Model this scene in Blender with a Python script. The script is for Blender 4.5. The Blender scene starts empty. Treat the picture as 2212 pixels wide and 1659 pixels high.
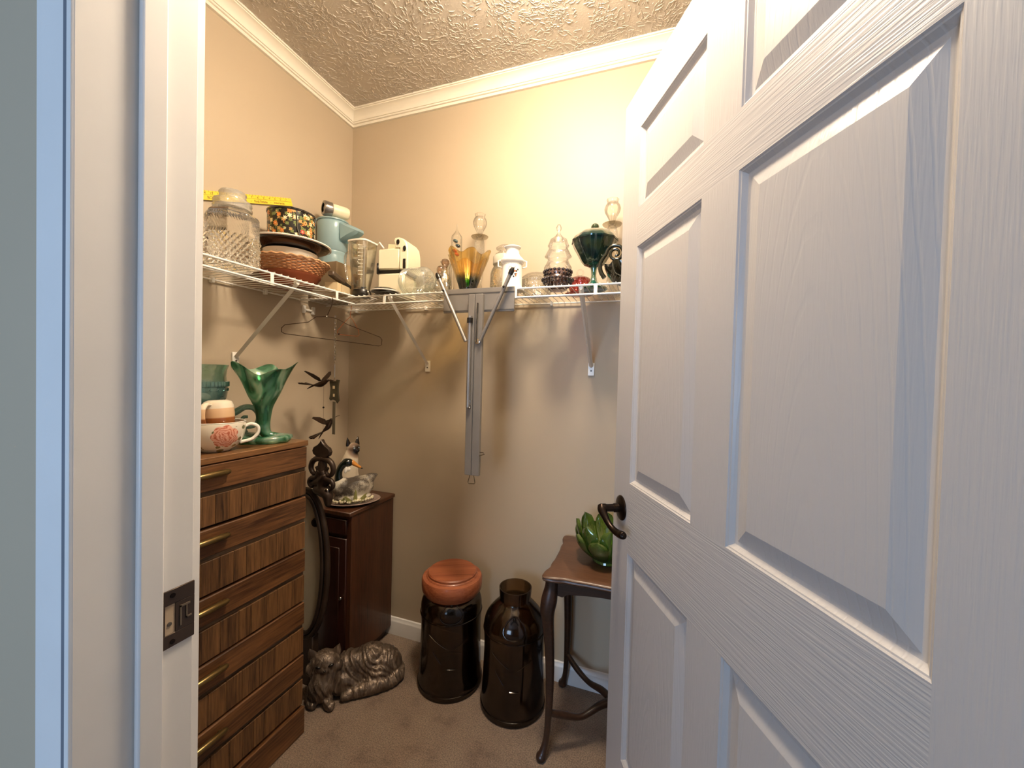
import bpy, math, random
import numpy as np
from mathutils import Vector, Matrix, noise
random.seed(7)
PI = math.pi
sc = bpy.context.scene

# ---------------------------------------------------------------- camera, world, exposure
def rad(a): return a*PI/180
cam_d = bpy.data.cameras.new('camera'); cam = bpy.data.objects.new('camera', cam_d); sc.collection.objects.link(cam)
sc.camera = cam
cam_d.sensor_fit = 'HORIZONTAL'; cam_d.sensor_width = 36.0; cam_d.lens = 850.0/2212*36; cam_d.clip_start = 0.02
yaw, roll, pitch = rad(19.4), math.atan(.0262), math.atan(16.9/850)
fw = Vector((-math.sin(yaw)*math.cos(pitch), math.cos(yaw)*math.cos(pitch), -math.sin(pitch)))
r0 = Vector((math.cos(yaw), math.sin(yaw), 0)); u0 = r0.cross(fw)
cr = r0*math.cos(roll)+u0*math.sin(roll); cu = u0*math.cos(roll)-r0*math.sin(roll)
M = Matrix((cr, cu, -fw)).transposed().to_4x4(); M.translation = Vector((0, 0, 1.27)); cam.matrix_world = M

sc.view_settings.view_transform = 'Standard'; sc.view_settings.look = 'None'
sc.view_settings.gamma = 1.0; sc.view_settings.use_curve_mapping = False
sc.view_settings.exposure = 0.9
sc.cycles.max_bounces = 14; sc.cycles.diffuse_bounces = 5; sc.cycles.glossy_bounces = 4
sc.cycles.transmission_bounces = 10; sc.cycles.transparent_max_bounces = 24

world = bpy.data.worlds.new('world'); sc.world = world; world.use_nodes = True
world.node_tree.nodes['Background'].inputs[0].default_value = (.45, .62, .95, 1)
world.node_tree.nodes['Background'].inputs[1].default_value = .5

LAMP_W = 100.0       # ceiling lamp in the closet
DAY_W = 30.0        # daylight through the bedroom window
def area(name, loc, rot, sx, sy, col, w):
    l = bpy.data.lights.new(name, 'AREA'); l.shape = 'RECTANGLE'; l.size = sx; l.size_y = sy
    l.color = col; l.energy = w
    o = bpy.data.objects.new(name, l); o.location = loc; o.rotation_euler = rot; sc.collection.objects.link(o); return o
# window of the bedroom behind the camera
area('window_daylight', (-0.75, -2.46, 1.35), (rad(90), 0, 0), 1.3, 1.3, (.46, .68, 1.0), DAY_W)

# ---------------------------------------------------------------- materials
MATS = {}
def newmat(name):
    m = bpy.data.materials.new(name); m.use_nodes = True; MATS[name] = m
    nt = m.node_tree; b = nt.nodes['Principled BSDF']; return m, nt, b
def N(nt, t, **k):
    n = nt.nodes.new(t)
    for a, v in k.items():
        if a.startswith('i_'): n.inputs[a[2:].replace('_', ' ')].default_value = v
        else: setattr(n, a, v)
    return n
def L(nt, a, ai, b, bi): nt.links.new(a.outputs[ai], b.inputs[bi])
def S(h):
    h = h.lstrip('#'); c = [int(h[i:i+2], 16)/255 for i in (0, 2, 4)]
    return tuple((x/12.92 if x <= .04045 else ((x+.055)/1.055)**2.4) for x in c)+(1,)
def coords(nt, scale=(1, 1, 1), loc=(0, 0, 0), rot=(0, 0, 0), kind='Object'):
    tc = N(nt, 'ShaderNodeTexCoord'); mp = N(nt, 'ShaderNodeMapping')
    mp.inputs['Scale'].default_value = scale; mp.inputs['Location'].default_value = loc; mp.inputs['Rotation'].default_value = rot
    L(nt, tc, kind, mp, 'Vector'); return mp
def ramp(nt, stops, interp='LINEAR'):
    r = N(nt, 'ShaderNodeValToRGB'); cr_ = r.color_ramp; cr_.interpolation = interp
    while len(cr_.elements) < len(stops): cr_.elements.new(.5)
    for e, (p, c) in zip(cr_.elements, stops): e.position = p; e.color = c if len(c) == 4 else tuple(c)+(1,)
    return r
def math_(nt, op, a, b=None):
    n = N(nt, 'ShaderNodeMath', operation=op)
    for i, x in enumerate((a, b)):
        if x is None: continue
        if isinstance(x, (int, float)): n.inputs[i].default_value = x
        else: nt.links.new(x, n.inputs[i])
    return n.outputs[0]
def bump(nt, b, src, strength, dist=.001):
    n = N(nt, 'ShaderNodeBump'); n.inputs['Strength'].default_value = strength; n.inputs['Distance'].default_value = dist
    nt.links.new(src, n.inputs['Height']); L(nt, n, 'Normal', b, 'Normal'); return n

def plain(name, col, rough=.5, metal=0., nscale=0, nstr=.15, vary=.06, coat=0., sheen=0.):
    """a coloured surface with a faint tonal mottling and optional fine relief"""
    m, nt, b = newmat(name)
    c = S(col) if isinstance(col, str) else tuple(col)+(1,)
    mp = coords(nt, (1, 1, 1)); n = N(nt, 'ShaderNodeTexNoise'); n.inputs['Scale'].default_value = 14; n.inputs['Detail'].default_value = 3
    L(nt, mp, 0, n, 'Vector')
    r = ramp(nt, [(.3, tuple(x*(1-vary) for x in c[:3])), (.7, tuple(min(1, x*(1+vary)) for x in c[:3]))])
    L(nt, n, 'Fac', r, 0); L(nt, r, 0, b, 'Base Color')
    b.inputs['Roughness'].default_value = rough; b.inputs['Metallic'].default_value = metal; b.inputs['Coat Weight'].default_value = coat
    b.inputs['Sheen Weight'].default_value = sheen
    if nscale:
        n2 = N(nt, 'ShaderNodeTexNoise'); n2.inputs['Scale'].default_value = nscale; n2.inputs['Detail'].default_value = 4
        L(nt, mp, 0, n2, 'Vector'); bump(nt, b, n2.outputs['Fac'], nstr, .002)
    return m

def wood(name, dark, light, axis='X', rough=.45, scale=1., ringy=8., coat=0.0, contrast=(.35, .65)):
    """grain runs along the given local axis"""
    m, nt, b = newmat(name)
    st = {'X': (.06, 1, 1), 'Y': (1, .06, 1), 'Z': (1, 1, .06)}[axis]
    st = tuple(s*scale for s in st)
    tc = N(nt, 'ShaderNodeTexCoord'); oi = N(nt, 'ShaderNodeObjectInfo')
    vm = N(nt, 'ShaderNodeVectorMath', operation='ADD'); cx = N(nt, 'ShaderNodeCombineXYZ')
    k = math_(nt, 'MULTIPLY', oi.outputs['Random'], 7.0)
    for i in range(3): nt.links.new(k, cx.inputs[i])
    L(nt, tc, 'Object', vm, 0); L(nt, cx, 0, vm, 1)
    mp = N(nt, 'ShaderNodeMapping'); mp.inputs['Scale'].default_value = st; L(nt, vm, 0, mp, 'Vector')
    n1 = N(nt, 'ShaderNodeTexNoise'); n1.inputs['Scale'].default_value = 150; n1.inputs['Detail'].default_value = 4; n1.inputs['Roughness'].default_value = .6
    L(nt, mp, 0, n1, 'Vector')
    n0 = N(nt, 'ShaderNodeTexNoise'); n0.inputs['Scale'].default_value = ringy; n0.inputs['Detail'].default_value = 2; L(nt, mp, 0, n0, 'Vector')
    s = math_(nt, 'MULTIPLY', n0.outputs['Fac'], 40.0); s = math_(nt, 'SINE', s); s = math_(nt, 'MULTIPLY', s, .10)
    f = math_(nt, 'ADD', n1.outputs['Fac'], s)
    r = ramp(nt, [(contrast[0], S(dark)), (contrast[1], S(light))]); nt.links.new(f, r.inputs[0])
    L(nt, r, 0, b, 'Base Color'); b.inputs['Roughness'].default_value = rough; b.inputs['Coat Weight'].default_value = coat
    bump(nt, b, f, .25, .0012)
    return m

def paint_grain(name, col, mode):
    """white door paint over moulded wood grain: mode V stiles, H rails, P panels with cathedral arches. local x = across, local z = up"""
    m, nt, b = newmat(name); b.inputs['Base Color'].default_value = S(col); b.inputs['Roughness'].default_value = .38
    if mode == 'H': sc_ = (.022, .6, 1)
    else: sc_ = (1, .6, .045)
    mp = coords(nt, sc_)
    n1 = N(nt, 'ShaderNodeTexNoise'); n1.inputs['Scale'].default_value = 300; n1.inputs['Detail'].default_value = 1.5; n1.inputs['Roughness'].default_value = .5
    L(nt, mp, 0, n1, 'Vector')
    r1 = ramp(nt, [(.42, (0, 0, 0)), (.6, (1, 1, 1))]); L(nt, n1, 'Fac', r1, 0)
    h = r1.outputs[0]
    if mode == 'P':
        mp2 = coords(nt, (1, 0, .13), loc=(0, 0, .05))
        n2 = N(nt, 'ShaderNodeTexNoise'); n2.inputs['Scale'].default_value = 9; L(nt, mp, 0, n2, 'Vector')
        w = N(nt, 'ShaderNodeTexWave', wave_type='RINGS', rings_direction='SPHERICAL'); w.inputs['Scale'].default_value = 26
        w.inputs['Distortion'].default_value = 1.6; w.inputs['Detail'].default_value = 2; w.inputs['Detail Scale'].default_value = 2
        L(nt, mp2, 0, w, 'Vector')
        r2 = ramp(nt, [(.0, (0, 0, 0)), (.16, (1, 1, 1))]); L(nt, w, 'Fac', r2, 0)
        a = math_(nt, 'MULTIPLY', r2.outputs[0], 1.1); c = math_(nt, 'MULTIPLY', h, .4); h = math_(nt, 'ADD', a, c)
    bump(nt, b, h, .2 if mode == 'P' else (.24 if mode == 'H' else .16), .0009)
    return m

def thin_glass(name, tint, edge=None, rough=.02, dens=.0, facet=0, gloss=1., opac=0.):
    """thin-walled blown or pressed glass: tinted see-through wall, denser where seen edge-on, with a clear reflection"""
    m = bpy.data.materials.new(name); m.use_nodes = True; MATS[name] = m; nt = m.node_tree
    for n in list(nt.nodes): nt.nodes.remove(n)
    out = N(nt, 'ShaderNodeOutputMaterial'); tr = N(nt, 'ShaderNodeBsdfTransparent'); gl = N(nt, 'ShaderNodeBsdfGlossy'); mix = N(nt, 'ShaderNodeMixShader')
    gl.inputs['Roughness'].default_value = rough; gl.inputs['Color'].default_value = (gloss, gloss, gloss, 1)
    lw = N(nt, 'ShaderNodeLayerWeight'); lw.inputs['Blend'].default_value = .35
    t = S(tint) if isinstance(tint, str) else tuple(tint)+(1,); e = S(edge) if isinstance(edge, str) else tuple(x*.55 for x in t[:3])+(1,)
    r = ramp(nt, [(.15, t), (.95, e)]); L(nt, lw, 'Facing', r, 0); L(nt, r, 0, tr, 'Color')
    fr = N(nt, 'ShaderNodeFresnel'); fr.inputs['IOR'].default_value = 1.5
    f = math_(nt, 'MINIMUM', math_(nt, 'ADD', fr.outputs[0], dens), .5)
    nt.links.new(f, mix.inputs[0]); L(nt, tr, 0, mix, 1); L(nt, gl, 0, mix, 2)
    last = mix
    if opac > 0:
        d = N(nt, 'ShaderNodeBsdfPrincipled'); d.inputs['Roughness'].default_value = .25; L(nt, r, 0, d, 'Base Color')
        mx = N(nt, 'ShaderNodeMixShader'); mx.inputs[0].default_value = opac; L(nt, mix, 0, mx, 1); L(nt, d, 0, mx, 2); last = mx
    L(nt, last, 0, out, 0)
    if facet:
        mp = coords(nt); v = N(nt, 'ShaderNodeTexVoronoi'); v.inputs['Scale'].default_value = facet; L(nt, mp, 0, v, 'Vector')
        bp = N(nt, 'ShaderNodeBump'); bp.inputs['Strength'].default_value = .5; bp.inputs['Distance'].default_value = .003
        L(nt, v, 'Distance', bp, 'Height'); L(nt, bp, 0, gl, 'Normal'); L(nt, bp, 0, fr, 'Normal'); L(nt, bp, 0, lw, 'Normal')
    return m

def solid_glass(name, col, rough=.03):
    m, nt, b = newmat(name); b.inputs['Transmission Weight'].default_value = 1; b.inputs['Roughness'].default_value = rough
    b.inputs['IOR'].default_value = 1.48; b.inputs['Base Color'].default_value = S(col) if isinstance(col, str) else tuple(col)+(1,)
    return m

def wall_paint(name, col):
    m, nt, b = newmat(name)
    mp = coords(nt, (1, 1, 1)); n = N(nt, 'ShaderNodeTexNoise'); n.inputs['Scale'].default_value = 2.2; n.inputs['Detail'].default_value = 3; L(nt, mp, 0, n, 'Vector')
    c = S(col); r = ramp(nt, [(.3, tuple(x*.965 for x in c[:3])), (.7, tuple(x*1.02 for x in c[:3]))]); L(nt, n, 'Fac', r, 0); L(nt, r, 0, b, 'Base Color')
    b.inputs['Roughness'].default_value = .55
    n2 = N(nt, 'ShaderNodeTexNoise'); n2.inputs['Scale'].default_value = 260; n2.inputs['Detail'].default_value = 3; L(nt, mp, 0, n2, 'Vector')
    bump(nt, b, n2.outputs['Fac'], .08, .001); return m

def ceiling_mat():
    m, nt, b = newmat('textured ceiling paint'); b.inputs['Base Color'].default_value = S('#c2bab0'); b.inputs['Roughness'].default_value = .5
    tc = N(nt, 'ShaderNodeTexCoord'); fn = N(nt, 'ShaderNodeTexNoise'); fn.inputs['Scale'].default_value = 160; fn.inputs['Detail'].default_value = 4; L(nt, tc, 'Object', fn, 'Vector')
    bump(nt, b, fn.outputs['Fac'], .35, .002); return m

def carpet_mat():
    m, nt, b = newmat('carpet'); b.inputs['Roughness'].default_value = .95; b.inputs['Sheen Weight'].default_value = .15
    mp = coords(nt); n = N(nt, 'ShaderNodeTexNoise'); n.inputs['Scale'].default_value = 9; n.inputs['Detail'].default_value = 5; n.inputs['Roughness'].default_value = .65; L(nt, mp, 0, n, 'Vector')
    r = ramp(nt, [(.30, S('#735d4b')), (.46, S('#8d7763')), (.7, S('#98836e'))]); L(nt, n, 'Fac', r, 0)
    n2 = N(nt, 'ShaderNodeTexNoise'); n2.inputs['Scale'].default_value = 230; n2.inputs['Detail'].default_value = 4; n2.inputs['Roughness'].default_value = .7; L(nt, mp, 0, n2, 'Vector')
    r2 = ramp(nt, [(.36, (.45, .45, .45)), (.64, (1.25, 1.25, 1.25))]); L(nt, n2, 'Fac', r2, 0)
    mx = N(nt, 'ShaderNodeMix', data_type='RGBA', blend_type='MULTIPLY'); mx.inputs[0].default_value = 1
    L(nt, r, 0, mx, 6); L(nt, r2, 0, mx, 7); nt.links.new(mx.outputs[2], b.inputs['Base Color'])
    bump(nt, b, n2.outputs['Fac'], .9, .006); return m

WALL = wall_paint('tan wall paint', '#b9aa93')
CEIL = ceiling_mat(); CARPET = carpet_mat()
TRIM = plain('white trim paint', '#e4e2e0', .35, vary=.015)
CROWN = plain('white crown paint', '#ebe6da', .4, vary=.015)
DOOR_V = paint_grain('door paint upright grain', '#b3b0ae', 'V')
DOOR_H = paint_grain('door paint level grain', '#b3b0ae', 'H')
DOOR_P = paint_grain('door paint panel grain', '#b3b0ae', 'P')
BRONZE = plain('oil rubbed bronze', '#2a211c', .28, .85, vary=.15)
WIRE = plain('white vinyl wire', '#f1efe8', .3, vary=.01)
BRACE = plain('white enamel bracket', '#d9d2c6', .4, vary=.02)
RAW = plain('raw pale wood', '#b9a48a', .8, vary=.12, nscale=90)

# ---------------------------------------------------------------- geometry helpers
class G:
    def __init__(s): s.v = []; s.f = []; s.m = Matrix.Identity(4)
    def at(s, loc=(0, 0, 0), rot=(0, 0, 0), scale=(1, 1, 1)):
        from mathutils import Euler
        s.m = Matrix.Translation(loc) @ Euler(rot, 'XYZ').to_matrix().to_4x4() @ Matrix.Diagonal(tuple(scale)+(1,)); return s
    def add(s, V, F):
        b = len(s.v); s.v += [tuple(s.m @ Vector(p)) for p in V]; s.f += [tuple(i+b for i in f) for f in F]; return s
    def box(s, lo, hi, bev=0.):
        x0, y0, z0 = lo; x1, y1, z1 = hi
        if bev <= 0:
            V = [(x, y, z) for x in (x0, x1) for y in (y0, y1) for z in (z0, z1)]
            return s.add(V, [(0, 1, 3, 2), (4, 6, 7, 5), (0, 4, 5, 1), (2, 3, 7, 6), (0, 2, 6, 4), (1, 5, 7, 3)])
        bev = min(bev, .49*min(x1-x0, y1-y0, z1-z0)); V = []; idx = {}
        c = ((x0+x1)/2, (y0+y1)/2, (z0+z1)/2); h = ((x1-x0)/2, (y1-y0)/2, (z1-z0)/2)
        for sx in (-1, 1):
            for sy in (-1, 1):
                for sz in (-1, 1):
                    for a in range(3):
                        p = [c[i]+(sx, sy, sz)[i]*(h[i]-(0 if i == a else bev)) for i in range(3)]
                        idx[(sx, sy, sz, a)] = len(V); V.append(p)
        F = []
        for a in range(3):
            b_, c_ = [i for i in range(3) if i != a]
            for sgn in (-1, 1):
                q = []
                for (u, w) in ((-1, -1), (1, -1), (1, 1), (-1, 1)):
                    k = [0, 0, 0]; k[a] = sgn; k[b_] = u; k[c_] = w; q.append(idx[tuple(k)+(a,)])
                F.append(tuple(q))
            for u in (-1, 1):
                for w in (-1, 1):   # edge chamfers parallel to axis a
                    k0 = [0, 0, 0]; k1 = [0, 0, 0]; k0[a] = -1; k1[a] = 1
                    for k in (k0, k1): k[b_] = u; k[c_] = w
                    F.append((idx[tuple(k0)+(b_,)], idx[tuple(k1)+(b_,)], idx[tuple(k1)+(c_,)], idx[tuple(k0)+(c_,)]))
        for sx in (-1, 1):
            for sy in (-1, 1):
                for sz in (-1, 1): F.append(tuple(idx[(sx, sy, sz, a)] for a in range(3)))
        return s.add(V, F)
    def lathe(s, prof, n=40, mod=None, arc=None):
        """prof [(r,z)]; mod(theta, r, z)->(r,z)"""
        V = []; F = []; rings = []
        for r, z in prof:
            if r < 1e-6: rings.append([len(V)]); V.append((0, 0, z)); continue
            ring = []
            for i in range(n):
                t = 2*PI*i/n; rr, zz = (mod(t, r, z) if mod else (r, z)); ring.append(len(V)); V.append((rr*math.cos(t), rr*math.sin(t), zz))
            rings.append(ring)
        for a, b in zip(rings, rings[1:]):
            if len(a) == 1 and len(b) == 1: continue
            for i in range(n):
                j = (i+1) % n
                if len(a) == 1: F.append((a[0], b[j], b[i]))
                elif len(b) == 1: F.append((a[i], a[j], b[0]))
                else: F.append((a[i], a[j], b[j], b[i]))
        return s.add(V, F)
    def tube(s, pts, rad_, n=10, closed=False, cap=True, flat=1.):
        P = [Vector(p) for p in pts]; k = len(P); R = rad_ if isinstance(rad_, (list, tuple)) else [rad_]*k
        T = []
        for i in range(k):
            a = P[(i-1) % k] if (closed or i > 0) else P[i]; b = P[(i+1) % k] if (closed or i < k-1) else P[i]
            T.append((b-a).normalized() if (b-a).length > 1e-9 else Vector((0, 0, 1)))
        up = Vector((0, 0, 1)) if abs(T[0].z) < .9 else Vector((1, 0, 0)); nrm = (up-T[0]*up.dot(T[0])).normalized(); V = []; F = []
        for i in range(k):
            nrm = (nrm-T[i]*nrm.dot(T[i])).normalized(); bn = T[i].cross(nrm)
            for j in range(n):
                t = 2*PI*j/n; V.append(tuple(P[i]+nrm*(R[i]*math.cos(t))+bn*(R[i]*flat*math.sin(t))))
        for i in range(k if closed else k-1):
            for j in range(n):
                a = i*n+j; b = i*n+(j+1) % n; c = ((i+1) % k)*n+(j+1) % n; d = ((i+1) % k)*n+j; F.append((a, b, c, d))
        if cap and not closed: F.append(tuple(reversed(range(n)))); F.append(tuple((k-1)*n+j for j in range(n)))
        return s.add(V, F)
    def prism(s, out, y0, y1, bev=0.):
        """outline [(x,z)] extruded along local y"""
        n = len(out); V = []
        cxm = sum(p[0] for p in out)/n; czm = sum(p[1] for p in out)/n
        levels = [(y0, 1), (y1, 1)] if bev <= 0 else [(y0, 0), (y0+bev, 1), (y1-bev, 1), (y1, 0)]
        def inset(i):
            a = Vector(out[i-1]); b = Vector(out[i]); c = Vector(out[(i+1) % n]); d1 = (b-a).normalized(); d2 = (c-b).normalized()
            nn = Vector((-(d1.y+d2.y), d1.x+d2.x)); nn = nn.normalized() if nn.length > 1e-6 else Vector((0, 0))
            return b+nn*bev*ORI
        ar = sum(out[i-1][0]*out[i][1]-out[i][0]*out[i-1][1] for i in range(n)); ORI = 1 if ar > 0 else -1
        for y, full in levels:
            for i in range(n):
                p = Vector(out[i]) if full else inset(i); V.append((p.x, y, p.y))
        F = [tuple(range(n)), tuple(reversed(range((len(levels)-1)*n, len(levels)*n)))]
        for l in range(len(levels)-1):
            for i in range(n):
                j = (i+1) % n; F.append((l*n+i, (l+1)*n+i, (l+1)*n+j, l*n+j))
        return s.add(V, F)
    def ball(s, c, r, n=16, m=10):
        if not isinstance(r, (list, tuple)): r = (r, r, r)
        old = s.m; s.m = old @ Matrix.Translation(c) @ Matrix.Diagonal((r[0], r[1], r[2], 1))
        s.lathe([(math.sin(PI*i/m) if 0 < i < m else 0, -math.cos(PI*i/m)) for i in range(m+1)], n); s.m = old; return s
    def obj(s, name, mat, parent=None, smooth=40, loc=None, label=None):
        me = bpy.data.meshes.new(name); me.from_pydata(s.v, [], s.f); me.update()
        import bmesh
        bm = bmesh.new(); bm.from_mesh(me); bmesh.ops.recalc_face_normals(bm, faces=bm.faces); bm.to_mesh(me); bm.free()
        if smooth:
            me.shade_smooth(); me.set_sharp_from_angle(angle=rad(smooth))
        me.materials.append(mat)
        return link(name, me, parent, loc, label)
def link(name, me, parent=None, loc=None, label=None):
    o = bpy.data.objects.new(name, me); sc.collection.objects.link(o)
    if parent: o.parent = parent
    if loc is not None: o.location = loc
    if label: o['label'] = label
    return o
def thing(name, label, cat, loc=(0, 0, 0), rz=0., group=None, rot=None):
    o = bpy.data.objects.new(name, None); sc.collection.objects.link(o); o.empty_display_size = .05
    o.location = loc; o.rotation_euler = rot if rot else (0, 0, rz); o['label'] = label; o['category'] = cat
    if group: o['group'] = group
    return o
def tag(o, label, cat, group=None):
    o['label'] = label; o['category'] = cat
    if group: o['group'] = group
    return o
def struct(o): o['kind'] = 'structure'; return o
def sempty(name, loc=(0, 0, 0)):
    o = bpy.data.objects.new(name, None); sc.collection.objects.link(o); o.location = loc; o['kind'] = 'structure'; return o
def wallprof(prof, t):
    """turn an outer profile (bottom centre upwards) into a wall of thickness t with an inner skin"""
    inner = [(max(r-t, 0.0001 if r > 0 else 0), z+(t if i < 2 else 0)) for i, (r, z) in enumerate(prof)]
    return prof+[(r, z) for r, z in reversed(inner)]
def interp(pts, n):
    """Catmull-Rom through pts (tuples of any size)"""
    P = [np.array(p, float) for p in pts]; P = [2*P[0]-P[1]]+P+[2*P[-1]-P[-2]]; out = []
    for i in range(1, len(P)-2):
        for k in range(n):
            t = k/n; a, b, c, d = P[i-1], P[i], P[i+1], P[i+2]
            out.append(.5*((2*b)+(-a+c)*t+(2*a-5*b+4*c-d)*t*t+(-a+3*b-3*c+d)*t**3))
    out.append(P[-2]); return [tuple(x) for x in out]
def blob(name, balls, mat, parent, voxel=.005, smooth=6, label=None, fine=None):
    """one continuous body: ellipsoids and tapering limbs fused into a single skin. balls: ('s',c,r[,rot]) or ('t',pts,radii)"""
    g = G()
    for b in balls:
        if b[0] == 's':
            g.at(b[1], b[3] if len(b) > 3 else (0, 0, 0), b[2] if isinstance(b[2], (list, tuple)) else (b[2],)*3); g.ball((0, 0, 0), 1, 24, 16); g.at()
        else:
            g.at(); pts = interp([tuple(p)+(r,) for p, r in zip(b[1], b[2])], 5)
            g.tube([p[:3] for p in pts], [p[3] for p in pts], 14)
            g.ball(b[1][0], b[2][0], 14, 8); g.ball(b[1][-1], b[2][-1], 14, 8)
    me = bpy.data.meshes.new(name); me.from_pydata(g.v, [], g.f); me.update()
    o = bpy.data.objects.new(name, me); sc.collection.objects.link(o)
    r = o.modifiers.new('r', 'REMESH'); r.mode = 'VOXEL'; r.voxel_size = voxel
    s = o.modifiers.new('s', 'SMOOTH'); s.iterations = smooth; s.factor = .6
    dg = bpy.context.evaluated_depsgraph_get(); dg.update(); m2 = bpy.data.meshes.new_from_object(o.evaluated_get(dg))
    bpy.data.objects.remove(o); bpy.data.meshes.remove(me); m2.name = name
    if fine:
        n = len(m2.vertices); co = np.empty(n*3); m2.vertices.foreach_get('co', co); co = co.reshape(-1, 3)
        no = np.empty(n*3); m2.vertices.foreach_get('normal', no); no = no.reshape(-1, 3)
        co += no*fine(co)[:, None]; m2.vertices.foreach_set('co', co.ravel()); m2.update()
    m2.shade_smooth(); m2.materials.clear(); m2.materials.append(mat)
    return link(name, m2, parent, None, label)
# ---------------------------------------------------------------- room shell
XL, XR, YB, YF, YH, ZC = -1.45, .95, 1.612, .371, .258, 2.55     # closet left / right / back / front, bedroom side of the wall, ceiling
JL, JR, ZD = -.60, .345, 2.058                                   # door opening
def slab(name, lo, hi, mat): return struct(G().box(lo, hi).obj(name, mat, smooth=0))
slab('floor', (-2.7, -2.6, -.1), (1.9, 1.75, 0), CARPET)
slab('ceiling', (-2.7, -2.6, ZC), (1.9, 1.75, ZC+.1), CEIL)
# stomped plaster ridges: fans of short raised strokes, far too many to count
ceil_o = bpy.data.objects['ceiling']; rs = np.random.RandomState(5); RV = []; RF = []
cents = [(x+rs.uniform(-.04, .04), y+rs.uniform(-.04, .04)) for x in np.arange(-1.45, 1.0, .088) for y in np.arange(.35, 1.65, .088)]
for (ccx, ccy) in cents:
    base = rs.uniform(0, 2*PI); arc = rs.uniform(2.5, 6.3); fan = rs.uniform(.3, 1.0); dens = rs.randint(60, 105)
    for k in range(dens):
        th_ = base+rs.uniform(-.5, .5)*arc; rr_ = rs.uniform(.010, .085); x = ccx+rr_*math.cos(th_); y = ccy+rr_*math.sin(th_)
        d = (th_ if rs.rand() < .75 else base+rs.uniform(0, PI))+rs.normal(0, .35); ln = rs.choice([.006, .010, .016, .026])*rs.uniform(.7, 1.2); n_ = max(2, int(ln/.005)); w = rs.uniform(.0008, .0016); h = rs.uniform(.0010, .0028)
        px_, py_ = x, y; b0 = len(RV)
        for i in range(n_+1):
            q = i/n_; e = math.sin(PI*min(1, max(0, q*.86+.07)))**.6; d += rs.normal(0, .28); nx_, ny_ = -math.sin(d), math.cos(d); ww = w*e+.0002
            RV += [(px_+nx_*ww, py_+ny_*ww, .0003), (px_+nx_*ww*.45, py_+ny_*ww*.45, -h*e*.9), (px_-nx_*ww*.45, py_-ny_*ww*.45, -h*e*.9), (px_-nx_*ww, py_-ny_*ww, .0003)]
            px_ += math.cos(d)*ln/n_; py_ += math.sin(d)*ln/n_
        if not (XL+.03 < px_ < XR-.03 and YF+.03 < py_ < YB-.03 and XL+.03 < x < XR-.03 and YF+.03 < y < YB-.03):
            del RV[b0:]; continue
        for i in range(n_):
            o_ = b0+i*4
            for j_ in range(3): RF.append((o_+j_, o_+j_+1, o_+j_+5, o_+j_+4))
me_ = bpy.data.meshes.new('plaster_ridges'); me_.from_pydata(RV, [], RF); me_.update(); me_.shade_smooth(); me_.materials.append(CEIL)
rg = link('plaster_ridges', me_, ceil_o, (0, 0, ZC)); rg['kind'] = 'stuff'
slab('wall_left', (XL-.1, YF, 0), (XL, YB+.1, ZC), WALL)
slab('wall_back', (XL, YB, 0), (XR+.1, YB+.1, ZC), WALL)
slab('wall_right', (XR, YF, 0), (XR+.1, YB, ZC), WALL)
g = G(); g.box((-2.6, YH, 0), (JL-.02, YF, ZC)); g.box((JR+.02, YH, 0), (1.8, YF, ZC)); g.box((JL-.02, YH, ZD+.02), (JR+.02, YF, ZC))
struct(g.obj('wall_front', WALL, smooth=0))
slab('wall_bedroom_left', (-2.7, -2.6, 0), (-2.6, YH, ZC), WALL)
slab('wall_bedroom_right', (1.8, -2.6, 0), (1.9, YH, ZC), WALL)
g = G(); g.box((-2.6, -2.6, 0), (-1.45, -2.5, ZC)); g.box((-.05, -2.6, 0), (1.8, -2.5, ZC)); g.box((-1.45, -2.6, 0), (-.05, -2.5, .65)); g.box((-1.45, -2.6, 2.05), (-.05, -2.5, ZC))
struct(g.obj('wall_bedroom_rear', WALL, smooth=0))
w = sempty('window_1', (-.75, -2.55, .65))
for lo, hi in (((-.7, -.04, 0), (-.64, .04, 1.4)), ((.64, -.04, 0), (.7, .04, 1.4)), ((-.64, -.04, 0), (.64, .04, .06)), ((-.64, -.04, 1.34), (.64, .04, 1.4)), ((-.02, -.02, .06), (.02, .02, 1.34))):
    G().box(lo, hi, .004).obj('window_frame', TRIM, w)
G().box((-.78, .04, -.05), (.78, .11, -.02), .004).obj('window_sill', TRIM, w)

# crown moulding and baseboard around the closet, one length per wall, mitred
RECT = [(XL, YF), (XL, YB), (XR, YB), (XR, YF)]; SIGN = [(1, 1), (1, -1), (-1, -1), (-1, 1)]
def run_trim(prof, names, mat, skip=()):
    for k in range(4):
        if k in skip: continue
        V = []
        for c in (k, (k+1) % 4):
            for p, z in prof: V.append((RECT[c][0]+SIGN[c][0]*p, RECT[c][1]+SIGN[c][1]*p, z))
        n = len(prof); F = [(i, (i+1) % n, n+(i+1) % n, n+i) for i in range(n)]; F += [tuple(range(n)), tuple(range(n, 2*n))]
        struct(G().add(V, F).obj(names[k], mat, smooth=28))
cp = [(.0, 0), (.060, 0), (.060, .007), (.055, .0075), (.054, .0105), (.047, .0125), (.039, .017), (.031, .024), (.0255, .032), (.023, .040), (.0225, .0415), (.018, .0415), (.0175, .0435), (.019, .0445), (.019, .0475), (.017, .049), (.0115, .0492), (.011, .0515), (.0105, .060), (0, .0605)]
run_trim([(p, ZC-d) for p, d in cp], ['trim_1', 'trim_2', 'trim_3', 'trim_4'], CROWN)
bp_ = [(0, 0), (.013, 0), (.013, .062), (.0115, .068), (.008, .072), (.006, .079), (0, .082)]
run_trim([(p, z) for p, z in bp_], ['baseboard_left', 'baseboard_back', 'baseboard_right', 'x'], TRIM, skip=(3,))

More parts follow.
